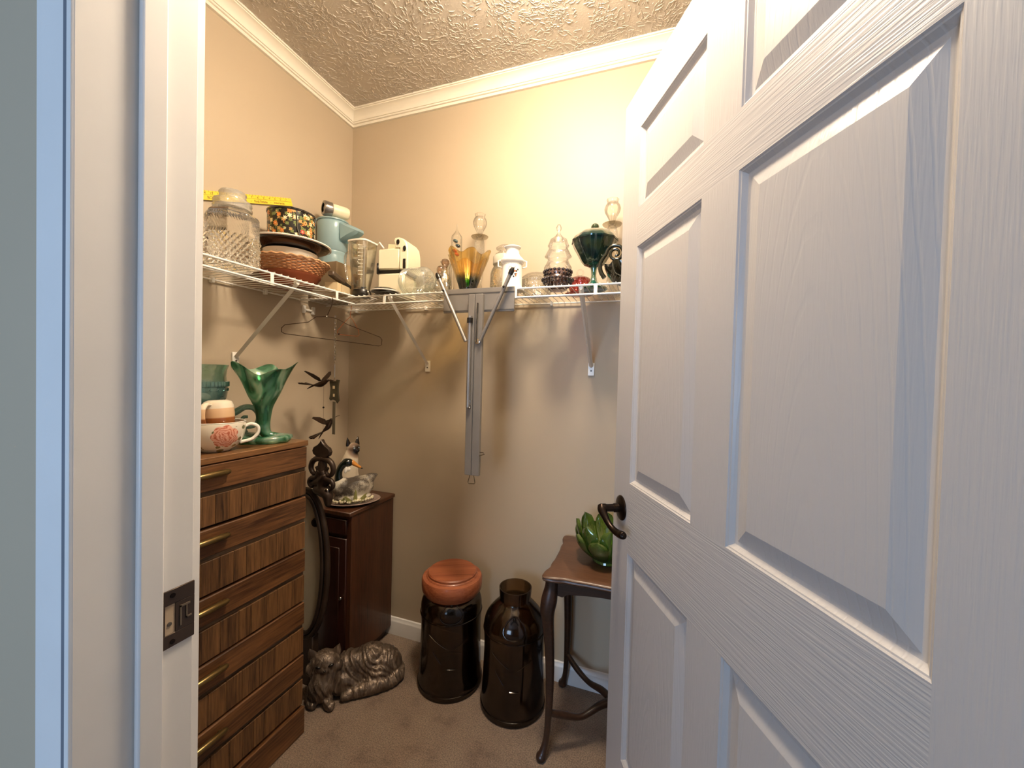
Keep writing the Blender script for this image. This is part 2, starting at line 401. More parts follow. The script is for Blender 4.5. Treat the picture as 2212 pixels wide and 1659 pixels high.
# door frame: jambs, stops, casings, strike plate
fr = sempty('trim_5', (0, 0, 0))
G().box((JL-.02, .2478, 0), (JL, YF, ZD), .0008).obj('jamb', TRIM, fr)
G().box((JL-.02, .2469, 0), (JL-.0004, .2479, ZD)).obj('gap_shadow_strip', plain('painted gap shadow', '#6b707a', .8), fr)  # dark strip paints the shadow of the gap between casing and jamb
G().box((JR, .247, 0), (JR+.02, YF, ZD), .0012).obj('jamb', TRIM, fr)
G().box((JL-.02, .2478, ZD), (JR+.02, YF, ZD+.02), .0012).obj('jamb', TRIM, fr)
G().box((JL, .304, 0), (JL+.010, .331, ZD), .002).obj('door_stop', TRIM, fr)
G().box((JR-.010, .292, 0), (JR, .331, ZD), .002).obj('door_stop', TRIM, fr)
G().box((JL+.010, .304, ZD-.010), (JR-.010, .331, ZD), .002).obj('door_stop', TRIM, fr)
def casing(x_in, sgn, y0, sy, z1, name='casing'):
    # moulded casing, profile: distance out from opening, thickness
    prof = [(0, 0), (0, .0114), (.0006, .0126), (.0080, .0128), (.0095, .0100), (.014, .0097), (.020, .0115), (.050, .0135), (.055, .0155), (.060, .0155), (.060, 0)]
    V = []
    for z in (0, z1):
        for d, t in prof: V.append((x_in+sgn*d, y0+sy*t, z+(d if z else 0)))
    n = len(prof); F = [(i, (i+1) % n, n+(i+1) % n, n+i) for i in range(n)]+[tuple(range(n)), tuple(range(n, 2*n))]
    return G().add(V, F).obj(name, TRIM, fr, smooth=30)
casing(JL-.0003, -1, YH, -1, ZD+.006); casing(JR+.006, 1, YH, -1, ZD+.006)
casing(JL-.006, -1, YF, 1, ZD+.006); casing(JR+.006, 1, YF, 1, ZD+.006)
for y0, sy in ((YH, -1), (YF, 1)):
    G().box((JL-.006, min(y0, y0+sy*.013), ZD+.006), (JR+.006, max(y0, y0+sy*.013), ZD+.066), .002).obj('casing', TRIM, fr)
# strike plate: bronze plate with a latch hole showing raw wood, a small bent tab and two screws
sp = G(); x0, x1 = JL-.0004, JL+.0022; ya, yb, za, zb = .3325, .3722, .893, .971
hy0, hy1, hz0, hz1 = .3365, .3485, .911, .951
sp.box((x0, ya, za), (x1, yb, hz0), .0005); sp.box((x0, ya, hz1), (x1, yb, zb), .0005)
sp.box((x0, ya, hz0), (x1, hy0, hz1), .0003); sp.box((x0, hy1, hz0), (x1, yb, hz1), .0005)
spo = sp.obj('strike_plate', plain('worn brown plate', '#4a3c33', .4, .5, vary=.2), fr)
G().box((x0, hy0, hz0), (JL+.0008, hy1, hz1)).obj('latch_hole', RAW, spo)
G().box((x1, .3535, .917), (x1+.0012, .3555, .945)).box((x1, .3535, .942), (x1+.0012, .366, .9445)).box((x1, .361, .924), (x1+.0012, .3625, .942)).box((x1, .361, .924), (x1+.0012, .368, .926)).obj('bent_tab', plain('worn brass tab', '#8b7a66', .4, .7), spo)
for z in (.900, .963):
    G().at((x1, .345, z), (0, PI/2, 0)).lathe([(0, -.001), (.0035, -.001), (.0032, .0008), (0, .0012)], 14).obj('screw_head', BRONZE, spo)
G().at((x1-.0012, .342, .925), (0, PI/2, 0)).lathe([(0, -.001), (.003, -.001), (.0028, .0006), (0, .001)], 12).obj('screw_head', plain('dull steel screw', '#6d655c', .5, .6), spo)

# ---------------------------------------------------------------- panelled door, opened into the closet
DA = rad(26.1); DQ = .44
door = sempty('door_1', (math.cos(DA)*DQ, math.sin(DA)*DQ, 0))
# local frame: x runs from latch to hinge side as -t, y into the door, z up
door.matrix_world = Matrix.Translation((math.cos(DA)*DQ, math.sin(DA)*DQ, 0)) @ Matrix(((math.sin(DA), math.cos(DA), 0), (-math.cos(DA), math.sin(DA), 0), (0, 0, 1))).to_4x4()
DT = .035
def dpart(name, t0, t1, z0, z1, mat):
    x0, x1 = -t1, -t0; cx_, cz = (x0+x1)/2, (z0+z1)/2
    g = G().box((x0-cx_, 0, z0-cz), (x1-cx_, DT, z1-cz)); return g.obj(name, mat, door, smooth=0, loc=(cx_, 0, cz))
TH, TL = .206, 1.104
dpart('stile', TH, .314, .012, 2.047, DOOR_V); dpart('stile', 1.0, TL, .012, 2.047, DOOR_V)
RZ = [(.012, .24), (.805, .992), (1.62, 1.722), (1.932, 2.047)]
for z0, z1 in RZ: dpart('rail', .314, 1.0, z0, z1, DOOR_H)
PZ = [(.24, .805), (.992, 1.62), (1.722, 1.932)]
for z0, z1 in PZ: dpart('mullion', .610, .714, z0, z1, DOOR_V)
PP = [(0, 0), (.0022, .0022), (.0042, .0028), (.0075, .0068), (.0105, .0094), (.0125, .0100), (.0165, .0104), (.0420, .0026), (.0445, .0020)]   # inset, depth
for z0, z1 in PZ:
    for t0, t1 in ((.314, .610), (.714, 1.0)):
        hw, hh = (t1-t0)/2, (z1-z0)/2; g = G()
        V = []; F = []
        for side in (0, 1):
            b0 = len(V)
            for ins, d in PP:
                y = d if side == 0 else DT-d
                for sx, sz in ((-1, -1), (1, -1), (1, 1), (-1, 1)): V.append((sx*(hw-ins), y, sz*(hh-ins)))
            for l in range(len(PP)-1):
                for i in range(4): F.append((b0+l*4+i, b0+l*4+(i+1) % 4, b0+(l+1)*4+(i+1) % 4, b0+(l+1)*4+i))
            e = b0+(len(PP)-1)*4; F.append((e, e+1, e+2, e+3))
        n = len(PP)*4
        for i in range(4): F.append((i, (i+1) % 4, n+(i+1) % 4, n+i))
        g.add(V, F).obj('panel', DOOR_P, door, smooth=12, loc=(-(t0+t1)/2, 0, (z0+z1)/2))
# lever handles
for side in (0, 1):
    y0 = 0 if side == 0 else DT; sg = -1 if side == 0 else 1
    hd = bpy.data.objects.new('handle', None); sc.collection.objects.link(hd); hd.parent = door; hd.location = (-1.048, y0, .911)
    hd.scale = (1, 1, 1)
    def rot_(g): return g.at((0, 0, 0), (PI/2 if sg < 0 else -PI/2, 0, 0))
    rot_(G()).lathe([(0, 0), (.034, 0), (.0345, .002), (.033, .0045), (.029, .0065), (.026, .0075), (.018, .009), (.014, .010), (0, .010)], 40).obj('rosette', BRONZE, hd)
    rot_(G()).lathe([(0, .009), (.0125, .009), (.0125, .022), (.0105, .024), (.0105, .044), (.012, .046), (.012, .060), (.010, .0625), (0, .063)], 28).obj('shank', BRONZE, hd)
    pts = interp([(-.004, sg*.056, .006, .011), (.004, sg*.057, -.004, .0125), (.020, sg*.054, -.018, .0098), (.038, sg*.049, -.032, .0085), (.056, sg*.042, -.041, .0088), (.074, sg*.036, -.043, .0098), (.088, sg*.033, -.041, .0105), (.096, sg*.032, -.040, .0085), (.099, sg*.032, -.039, .003)], 5)
    G().tube([p[:3] for p in pts], [p[3] for p in pts], 14).obj('lever', BRONZE, hd)
G().box((-TL-.0008, .006, .882), (-TL+.001, .029, .940), .0005).obj('latch_plate', BRONZE, door)
for z in (.25, 1.02, 1.8):
    hg = G(); hg.at((-TH+.004, DT+.004, z-.045)).lathe([(0, 0), (.005, 0), (.005, .09), (0, .09)], 14); hg.at(); hg.box((-TH-.001, .004, z-.045), (-TH+.0012, DT, z+.045)); hg.obj('hinge', BRONZE, door)

# ---------------------------------------------------------------- ceiling lamp of the closet
emi = bpy.data.materials.new('lit frosted glass'); emi.use_nodes = True; MATS['lit'] = emi
b = emi.node_tree.nodes['Principled BSDF']; b.inputs['Base Color'].default_value = (1, .95, .85, 1)
b.inputs['Emission Color'].default_value = (1.0, .82, .61, 1); b.inputs['Emission Strength'].default_value = LAMP_W
lamp = thing('ceiling_lamp', 'round frosted glass dome lamp on the closet ceiling, switched on', 'lamp', (-.27, .90, ZC))
G().lathe([(0, -.001), (.13, -.001), (.132, -.008), (.128, -.022), (.11, -.026), (0, -.026)], 40).obj('base', TRIM, lamp)
G().at((0, 0, -.026)).lathe([(0, 0), (.02, 0), (.02, -.03), (0, -.03)], 16).obj('stem', BRONZE, lamp)
G().lathe([(0, -.05), (.06, -.052), (.108, -.062), (.124, -.078), (.122, -.098), (.098, -.122), (.06, -.138), (0, -.146)], 40).obj('glass_dome', emi, lamp)
G().at((0, 0, -.146)).lathe([(0, 0), (.008, -.001), (.009, -.006), (.004, -.012), (0, -.016)], 16).obj('finial', BRONZE, lamp)

# ---------------------------------------------------------------- wire shelves
SZ = 1.580          # centre height of the deck wires
def shelf(name, label, loc, rz, length, rods, joiners, braces, clips):
    """local: x along the wall, y from wall (0) out to the front edge (-.305)"""
    t = thing(name, label, 'shelf', loc, rz)
    def rod(nm, y, z, r, x0, x1): return G().tube([(x0, y, z), (x1, y, z)], r, 10).obj(nm, WIRE, t)
    rod('front_rod', -.305, -.0035, .0033, 0, length)
    rod('lip_rod', -.305, -.034, .0033, rods[0], rods[1])
    rod('rear_rod', -.012, -.0035, .003, 0, length); rod('middle_rod', -.155, -.004, .003, 0, length)
    first = None; k = int(length/.0254)
    for i in range(k):
        x = .012+i*.0254
        if first is None:
            first = G().tube([(0, -.004, .0012), (0, -.3085, .0012)], .0014, 6).obj('cross_wire', WIRE, t, loc=(x, 0, 0))
        else:
            c = first.copy(); sc.collection.objects.link(c); c.location = (x, 0, 0)
    for x in joiners: G().at((x, -.3065, -.019)).box((-.006, -.0022, -.0185), (.006, .0012, .0185), .001).obj('lip_joiner', WIRE, t)
    for x in braces:
        b_ = G().tube([(x, -.300, -.012), (x, -.012, -.262)], .0085, 4).obj('brace', BRACE, t, smooth=0)
        G().box((x-.0125, -.009, -.300), (x+.0125, -.001, -.248), .001).obj('foot_plate', WIRE, b_)
        G().at((x, -.0095, -.28), (PI/2, 0, 0)).lathe([(0, 0), (.0035, 0), (.003, .0015), (0, .002)], 12).obj('screw_head', plain('steel screw', '#5d564e', .4, .7) if 'steel screw' not in MATS else MATS['steel screw'], b_)
        G().at((x, -.296, -.011)).box((-.007, -.007, -.004), (.007, .007, .006), .0015).obj('rod_clip', WIRE, b_)
    for x in clips: G().box((x-.005, -.018, -.014), (x+.005, -.0005, .006), .0015).obj('wall_clip', WIRE, t)
    return t
shelf('wire_shelf', 'white wire shelf along the back wall of the closet', (XL+.002, YB, SZ), 0, 2.39, (.267, 2.39),
      (.443, .992, 1.269, 1.8), (.462, 1.220, 1.95), (.05, .45, .72, 1.05, 1.4, 1.8))
shelf('wire_shelf', 'white wire shelf along the left wall, ending in the corner', (XL, YF+.02, SZ), PI/2, .909, (0, .906), (.12, .537, .811), (.638, .05), (.1, .35, .55, .75))
# left shelf: rotate so that local -y points to +x
G_left = [o for o in bpy.data.objects if o.get('label', '').startswith('white wire shelf along the left')][0]
# white wall bracket in the corner that holds the shelf ends
cb = thing('corner_bracket', 'small white plastic bracket on the left wall under the shelf corner', 'bracket', (XL, 1.35, 1.535))
G().box((.0, -.03, -.012), (.012, -.015, .022), .002).obj('left_arm', WIRE, cb); G().box((0, .02, -.012), (.012, .035, .022), .002).obj('right_arm', WIRE, cb); G().box((0, -.015, .0), (.008, .02, .008), .001).obj('cross_bar', WIRE, cb)

# ---------------------------------------------------------------- five drawer chest
OAK_H = wood('oak grain level', '#3d2413', '#7a5230', 'Y', .42, 1.1, 3, .15, (.28, .72))
OAK_V = wood('oak grain upright', '#2e1c0f', '#7d5835', 'Z', .45, 1.3, 3, .15, (.22, .74))
OAK_T = wood('oak veneer top', '#4d2f1a', '#87603a', 'Y', .35, 1.0, 3, .2, (.3, .7))
GAPM = plain('dark groove', '#1a0e07', .7)
BRASS = plain('aged brass', '#7d6840', .28, .8, vary=.25)
DX, DY0, DY1, DTOP = -1.112, .413, 1.045, 1.030
ch = thing('chest_of_drawers', 'oak-grain five drawer chest against the left wall, brass bar pulls', 'dresser', (-1.28, .73, 0))
def cbx(name, lo, hi, mat, par, bev=.001):
    o = (-1.28, .73, 0) if par is ch else par['_o']
    return G().box([lo[i]-o[i] for i in range(3)], [hi[i]-o[i] for i in range(3)], bev).obj(name, mat, par, smooth=20)
g = G()
for lo, hi in (((XL+.012, DY0, .095), (DX-.022, DY0+.016, 1.012)), ((XL+.012, DY1-.016, .095), (DX-.022, DY1, 1.012)), ((XL+.012, DY0, .095), (XL+.018, DY1, 1.012)), ((XL+.012, DY0, .09), (DX-.022, DY1, .1))):
    g.box([lo[i]-(-1.28, .73, 0)[i] for i in range(3)], [hi[i]-(-1.28, .73, 0)[i] for i in range(3)])
g.obj('carcass', OAK_V, ch, smooth=20)
cbx('drawer_backing', (DX-.034, DY0+.016, .1), (DX-.026, DY1-.016, 1.01), GAPM, ch)
cbx('top', (XL+.012, DY0-.004, 1.012), (DX+.002, DY1+.004, DTOP), OAK_T, ch, .002)
cbx('plinth', (XL+.05, DY0-.002, .002), (DX+.004, DY1+.004, .095), OAK_H, ch, .002)
ROWS = [(.843, .938, 1.009), (.656, .760, .835), (.472, .575, .649), (.288, .390, .466), (.106, .207, .281)]
rnd = random.Random(3)
for z0, zm, z1 in ROWS:
    dw = bpy.data.objects.new('drawer', None); sc.collection.objects.link(dw); dw.parent = ch; dw.location = (DX+1.28, 0, z0)
    dw['_o'] = (DX, .73, z0)
    cbx('top_board', (DX-.022, DY0, zm), (DX, DY1, z1), OAK_H, dw, .0025)
    cbx('groove', (DX-.024, DY0, zm-.020), (DX-.010, DY1, zm), wood('oak groove', '#43331f', '#75604a', 'Y') if 'oak groove' not in MATS else MATS['oak groove'], dw, .0)
    y = DY0
    ws = [rnd.choice((.038, .046, .05, .054, .034)) for _ in range(20)]
    edges = [DY0]
    for w_ in ws:
        if edges[-1]+w_ > DY1-.03: break
        edges.append(edges[-1]+w_)
    edges.append(DY1)
    for a, b_ in zip(edges, edges[1:]):
        cbx('plank', (DX-.022, a+.0003, z0), (DX-.003-rnd.random()*.0006, b_-.0003, zm-.014), OAK_V, dw, .0009)
    zp = zm+.046 if z0 > .5 else zm+.044
    pl = G(); pts = [(DX+.004-DX, .685-.73, zp-z0), (.016, .690-.73, zp-z0), (.020, .700-.73, zp-z0), (.0205, .729-.73, zp-z0), (.020, .758-.73, zp-z0), (.016, .768-.73, zp-z0), (.004, .773-.73, zp-z0)]
    pl.tube([(.0075, .6845-.73, zp-z0), (.0105, .687-.73, zp-z0), (.012, .694-.73, zp-z0), (.0125, .729-.73, zp-z0), (.012, .764-.73, zp-z0), (.0105, .771-.73, zp-z0), (.0075, .7735-.73, zp-z0)], [.003, .0065, .0085, .009, .0085, .0065, .003], 12)
    for yy in (.700, .758): pl.at((0, yy-.73, zp-z0), (0, PI/2, 0)).lathe([(0, -.001), (.005, -.001), (.005, .008), (0, .008)], 12)
    pl.obj('bar_pull', BRASS, dw)
    del dw['_o']
# ---------------------------------------------------------------- materials for the things
CLEAR = thin_glass('clear glass', (.99, .99, .98), (.74, .73, .68))
CLEARP = thin_glass('clear pressed glass', (.985, .985, .97), (.68, .67, .62), dens=.04, facet=120)
CUT = solid_glass('thick cut glass', (.98, .98, .95))
CERAM = plain('white glazed ceramic', '#f2eee4', .15, coat=.5, vary=.02)
CREAM = plain('cream plastic', '#e9e0c4', .35, vary=.03)
BLACKP = plain('black plastic', '#17130f', .3, vary=.1)
BLKENAM = plain('black enamel', '#0f0d0c', .18, coat=.6, vary=.1)
CHROME = plain('chrome', '#b9b5ae', .15, 1.)
ALU = plain('brushed aluminium', '#a6a29e', .38, .85, vary=.05)
GREYMET = plain('grey painted metal', '#85807a', .5, .3, vary=.05)
CARD = plain('beige cardboard', '#c9b48e', .8, nscale=60, vary=.05)
TERRA = plain('terracotta', '#84401f', .7, nscale=80, vary=.12)
AQUA = thin_glass('aqua frosted plastic', '#bfdde4', '#93bfca', rough=.3, opac=.5)
Z0 = 1.5835
def lathe_obj(name, prof, mat, par, n=40, mod=None, at=(0, 0, 0), rot=(0, 0, 0), smooth=40, label=None, scale=(1, 1, 1)):
    return G().at(at, rot, scale).lathe(prof, n, mod).obj(name, mat, par, smooth, None, label)

# yellow yardstick leaning on the left wall
YEL = plain('yellow lacquered wood', '#f0cf3c', .4, vary=.06)
INK = plain('dark brown ink', '#3a2a0e', .7)
yl = .914; A = Vector((XL+.004, 1.256, 1.974)); dirv = Vector((0, -math.cos(rad(19.2)), -math.sin(rad(19.2))))
ys = thing('yardstick', 'yellow wooden yardstick with printed numbers leaning on the left wall behind the jars', 'ruler', A)
ys.rotation_euler = (0, 0, 0); ys.matrix_world = Matrix.Translation(A) @ Matrix(((0, 0, 1), tuple(dirv)[1:2]+(0,)+(0,), (0, 0, 0))).to_4x4() if False else Matrix.Translation(A) @ Matrix((tuple((0, 0, 1)),)*3).to_4x4() if False else Matrix.Translation(A)
def ysp(s, u, w): # s along from right end, u across (up), w off the wall
    return (w, dirv.y*s-dirv.z*0-math.sin(rad(19.2))*-1*u*0 - u*math.sin(rad(19.2))*-1*(-1), dirv.z*s+u*math.cos(rad(19.2)))
def ysbox(s0, s1, u0, u1, w0, w1):
    V = [ysp(s, u, w) for s in (s0, s1) for u in (u0, u1) for w in (w0, w1)]
    return V, [(0, 1, 3, 2), (4, 6, 7, 5), (0, 4, 5, 1), (2, 3, 7, 6), (0, 2, 6, 4), (1, 5, 7, 3)]
g = G(); g.add(*ysbox(0, yl, -.015, .015, 0, .0045)); g.obj('stick', YEL, ys, 0)
g = G(); g.add(*ysbox(.004, yl-.004, .0005, .0013, .0045, .0048))
for i in range(1, 72):
    s = i*.0127; g.add(*ysbox(s-.0004, s+.0004, .015-(.008 if i % 2 == 0 else .004), .015, .0045, .0048))
g.obj('scale_marks', INK, ys, 0)
def text_mesh(txt, size):
    c = bpy.data.curves.new('t', 'FONT'); c.body = txt; c.size = size; c.align_x = 'CENTER'; c.align_y = 'CENTER'; c.extrude = .0001
    o = bpy.data.objects.new('t', c); sc.collection.objects.link(o); dg = bpy.context.evaluated_depsgraph_get(); dg.update()
    m = bpy.data.meshes.new_from_object(o.evaluated_get(dg)); bpy.data.objects.remove(o); return m
def put_text(txt, size, name, mat, par, mtx):
    m = text_mesh(txt, size); m.transform(mtx); m.materials.clear(); m.materials.append(mat); return link(name, m, par)
th = rad(19.2)
BX = Matrix(((0, 0, 1), (math.cos(th), -math.sin(th), 0), (math.sin(th), math.cos(th), 0))).to_4x4()   # text x -> +y up-slope, text y -> up, normal +x
for i in range(1, 36):
    s = i*.0254; put_text(str(i), .0105, 'numeral', INK, ys, Matrix.Translation(ysp(s+.0055, .0065, .0047)) @ BX)
for txt, s in (('Insurance', .065), ('-', .105), ('Real Estate', .148), ('-', .19), ('Loans', .222)): put_text(txt, .013, 'lettering', INK, ys, Matrix.Translation(ysp(s, -.0075, .0047)) @ BX)
put_text('BOND', .013, 'lettering', INK, ys, Matrix.Translation(ysp(.335, -.0075, .0047)) @ BX)

# ---------------------------------------------------------------- left wall shelf
# square pressed glass canister
def jar_square(r_c, n_=4.0):
    def f(t, r, z):
        c, s = math.cos(t+PI/8), math.sin(t+PI/8); k = (abs(c)**6+abs(s)**6)**(-1/6)
        oc = 1/max(abs(math.cos(((t) % (PI/4))-PI/8)), .001)*.94
        return (r*oc, z)
    return f
j = thing('glass_canister', 'large clear pressed-glass canister with diamond pattern and glass lid on the left shelf', 'jar', (-1.25, .876, Z0))
def diamond(t, r, z):
    k = jar_square(0)(t, r, z)[0]; a = 0
    if .018 < z < .096: a = .0055*(abs(math.sin((t*14+z*150)/1.0))+abs(math.sin((t*14-z*150)/1.0))-1.1)
    elif .108 < z < .155: a = .0009*math.sin(t*60+z*420)
    return (k+a, z)
prof = [(0, 0), (.060, 0), (.066, .004)]+[(.0705+.0008*math.sin(PI*(z-.01)/.16), z) for z in np.linspace(.012, .158, 90)]+[(.0695, .162), (.064, .168), (.054, .173), (.046, .177), (.043, .182)]
lathe_obj('jar_body', prof, solid_glass('pressed crystal', (.95, .95, .92), .0), j, 192, diamond, smooth=50)
lathe_obj('lid', [(.045, .180), (.052, .182), (.053, .188), (.048, .191), (.049, .196), (.0515, .200), (.051, .207), (.043, .211), (.036, .213), (.035, .225), (.037, .232), (.033, .238), (.020, .241), (0, .242)], thin_glass('frosty lid glass', (.93, .93, .9), (.62, .61, .57), dens=.10, facet=60, opac=.22), j, 40)
# jar of dried grains at the left edge
j = thing('grain_jar', 'clear glass jar of dried seeds with a grey ridged lid, by the door frame', 'jar', (-1.305, .762, Z0))
lathe_obj('jar_body', [(0, 0), (.036, 0), (.041, .005), (.042, .08), (.042, .125), (.038, .140), (.033, .146), (.033, .150)], CLEAR, j)
m_, nt_, b_ = newmat('dried seeds'); v_ = N(nt_, 'ShaderNodeTexVoronoi'); v_.inputs['Scale'].default_value = 160; L(nt_, coords(nt_), 0, v_, 'Vector')
sx_ = N(nt_, 'ShaderNodeSeparateColor'); L(nt_, v_, 'Color', sx_, 0); rr_ = ramp(nt_, [(0, S('#6b5a2a')), (.4, S('#a08a4c')), (.75, S('#57502c')), (1, S('#9c4a34'))]); L(nt_, sx_, 0, rr_, 0); L(nt_, rr_, 0, b_, 'Base Color'); bump(nt_, b_, v_.outputs['Distance'], .8, .003)
gs = lathe_obj('seeds', [(0, .004), (.036, .004), (.0395, .009), (.040, .10), (.036, .103), (0, .106)], m_, j); gs['kind'] = 'stuff'
lathe_obj('lid', [(.036, .146), (.039, .146), (.039, .152), (.0365, .154), (.039, .158), (.0385, .170), (.036, .174), (.037, .179), (.034, .186), (.028, .190), (0, .192)], plain('tarnished zinc', '#8d857a', .45, .8, vary=.12), j)

# stack: terracotta saucer, wicker tray, lidded dish, black platter, floral tin
SX, SY = -1.30, 1.134
t = thing('terracotta_bowl', 'shallow terracotta bowl at the bottom of the stack on the left shelf', 'bowl', (SX, SY, Z0))
lathe_obj('bowl', wallprof([(0, 0), (.072, 0), (.078, .006), (.096, .034), (.102, .041), (.104, .046)], .006), TERRA, t)
wk = thing('wicker_tray', 'round woven wicker basket tray stacked on the terracotta bowl', 'basket', (SX, SY, Z0+.047))
WICK = plain('wicker', '#b07a50', .7, vary=.2, nscale=120); WICKL = plain('wicker rim', '#c99a72', .65, vary=.15)
def ring(r, z, n, amp=0, k=0, ph=0, ramp_=0):
    return [((r+amp*math.sin(k*2*PI*i/n+ph))*math.cos(2*PI*i/n), (r+amp*math.sin(k*2*PI*i/n+ph))*math.sin(2*PI*i/n), z) for i in range(n)]
g = G()
for i in range(9): g.tube(ring(.098+i*.0034, .004+i*.0048, 180, .0028, 22, PI*(i % 2)), .0028, 6, closed=True)
w_ = g.obj('woven_side', WICK, wk); w_['kind'] = 'stuff'
g = G()
for i in range(44):
    a = 2*PI*i/44; g.tube([(.094*math.cos(a), .094*math.sin(a), .0), (.128*math.cos(a), .128*math.sin(a), .044)], .0018, 5)
s_ = g.obj('stakes', WICKL, wk); s_['kind'] = 'stuff'
g = G(); g.tube([((.131+.0015*math.sin(26*2*PI*i/156))*math.cos(2*PI*i/156), (.131+.0015*math.sin(26*2*PI*i/156))*math.sin(2*PI*i/156), .047+.0018*math.sin(26*2*PI*i/156+1.5)) for i in range(156)], .0035, 7, closed=True)
g.tube(ring(.127, .042, 90), .0032, 6, closed=True); g.obj('rim', WICKL, wk)
lathe_obj('tray_bottom', [(0, .001), (.096, .001), (.096, .005), (0, .005)], WICK, wk)
m_, nt_, b_ = newmat('white dish with green sprigs'); mp_ = coords(nt_); v_ = N(nt_, 'ShaderNodeTexVoronoi'); v_.inputs['Scale'].default_value = 55; L(nt_, mp_, 0, v_, 'Vector')
n_ = N(nt_, 'ShaderNodeTexNoise'); n_.inputs['Scale'].default_value = 24; L(nt_, mp_, 0, n_, 'Vector'); k_ = math_(nt_, 'ADD', v_.outputs['Distance'], math_(nt_, 'MULTIPLY', n_.outputs['Fac'], .8))
rr_ = ramp(nt_, [(.50, S('#56704a')), (.56, S('#ece6d8'))]); nt_.links.new(k_, rr_.inputs[0]); L(nt_, rr_, 0, b_, 'Base Color'); b_.inputs['Roughness'].default_value = .2
t = thing('sprigged_dish', 'white dish with small green sprig pattern between wicker tray and black platter', 'dish', (SX-.002, SY, Z0+.0590))
lathe_obj('dish', wallprof([(0, 0), (.052, 0), (.060, .006), (.084, .040), (.090, .062), (.092, .070)], .004), m_, t)
lathe_obj('foot_ring', [(.045, -.004), (.052, -.004), (.052, .002), (.045, .002), (.045, -.004)], CERAM, t)
t = thing('black_platter', 'wide black enamel platter with white rim under the floral tin', 'plate', (SX, SY, Z0+.130))
lathe_obj('platter', [(0, 0), (.070, 0), (.085, .003), (.125, .020), (.134, .026), (.135, .0285), (.132, .0285), (.12, .023), (.084, .007), (0, .004)], BLKENAM, t, 56)
lathe_obj('rim', [(.1335, .0255), (.1385, .028), (.1385, .0315), (.1340, .0315), (.1320, .029)], CERAM, t, 56)
# floral tin
m_, nt_, b_ = newmat('floral tin print'); mp_ = coords(nt_, (1, 1, 1))
def flowers(sc_, col, inner, off, rad0):
    mpp = coords(nt_, (1, 1, 1), loc=(off, off*.7, off*1.3)); v = N(nt_, 'ShaderNodeTexVoronoi'); v.inputs['Scale'].default_value = sc_; v.inputs['Randomness'].default_value = .75; L(nt_, mpp, 0, v, 'Vector')
    sub = N(nt_, 'ShaderNodeVectorMath', operation='SUBTRACT'); L(nt_, mpp, 0, sub, 0); L(nt_, v, 'Position', sub, 1); s3 = N(nt_, 'ShaderNodeSeparateXYZ'); L(nt_, sub, 0, s3, 0)
    ang = math_(nt_, 'ARCTAN2', s3.outputs[2], math_(nt_, 'ADD', s3.outputs[0], s3.outputs[1]))
    pet = math_(nt_, 'MULTIPLY', math_(nt_, 'ABSOLUTE', math_(nt_, 'SINE', math_(nt_, 'MULTIPLY', ang, 3.0))), .45)
    d = math_(nt_, 'MULTIPLY', v.outputs['Distance'], 1.0); lim = math_(nt_, 'MULTIPLY', math_(nt_, 'ADD', pet, .62), rad0)
    mask = math_(nt_, 'LESS_THAN', d, lim); core = math_(nt_, 'LESS_THAN', d, rad0*.25); return mask, core
def over(base, mask, col):
    mx = N(nt_, 'ShaderNodeMix', data_type='RGBA'); nt_.links.new(mask, mx.inputs[0])
    if isinstance(base, tuple): mx.inputs[6].default_value = base
    else: nt_.links.new(base, mx.inputs[6])
    mx.inputs[7].default_value = col; return mx.outputs[2]
c = S('#15110c')
for sc_, col, inn, off, r_ in ((60, S('#6f7a45'), S('#3c4a24'), .31, .42), (46, S('#b98f55'), S('#6d3018'), .77, .38), (40, S('#e8dcb4'), S('#d8a23c'), 0, .36), (30, S('#d9853e'), S('#f2e0b0'), 1.9, .26), (24, S('#c9564a'), S('#f0cfa8'), 4.2, .2)):
    mk_, co_ = flowers(sc_, col, inn, off, r_); c = over(c, mk_, col); c = over(c, co_, inn)
nt_.links.new(c, b_.inputs['Base Color']); b_.inputs['Roughness'].default_value = .25
t = thing('floral_tin', 'round black tin printed with dense flowers, knob lid, topmost of the shelf stack', 'tin', (SX, SY, Z0+.1420))
lathe_obj('tin_body', [(0, 0), (.078, 0), (.080, .002), (.0805, .006), (.0805, .126), (.078, .128)], m_, t, 56)
lathe_obj('lid', [(.0815, .112+.014), (.083, .127), (.0835, .132), (.082, .134), (.03, .138), (0, .139)], BLKENAM, t, 56)
lathe_obj('knob', [(0, .137), (.007, .138), (.006, .142), (.010, .147), (.0125, .154), (.010, .161), (0, .164)], CHROME, t, 24)
G().tube([(.0815*math.cos(-.55), .0815*math.sin(-.55), .118), (.084*math.cos(-.5), .084*math.sin(-.5), .06), (.09*math.cos(-.32), .09*math.sin(-.32), .004)], .0022, 6).obj('stick', plain('dark twig', '#3d3320', .6), t)

# ---------------------------------------------------------------- corner and back shelf
t = thing('cardboard_box', 'beige cardboard box under the aqua jug in the shelf corner', 'box', (-1.355, 1.42, Z0))
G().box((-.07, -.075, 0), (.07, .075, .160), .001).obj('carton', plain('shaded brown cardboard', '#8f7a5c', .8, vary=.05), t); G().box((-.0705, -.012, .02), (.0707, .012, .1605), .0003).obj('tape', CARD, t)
t = thing('aqua_jug', 'frosted aqua plastic jug with side spout in the shelf corner', 'jug', (-1.375, 1.415, Z0+.161))
lathe_obj('jug_body', wallprof([(0, 0), (.048, 0), (.055, .006), (.058, .04), (.0565, .046), (.060, .054), (.0585, .060), (.063, .068), (.065, .16), (.066, .186), (.063, .192), (.060, .196)], .003), AQUA, t, 48)
G().prism([(.055, .190), (.10, .175), (.155, .150), (.158, .138), (.148, .128), (.10, .112), (.060, .100)], -.028, .028, .012).obj('spout', AQUA, t)
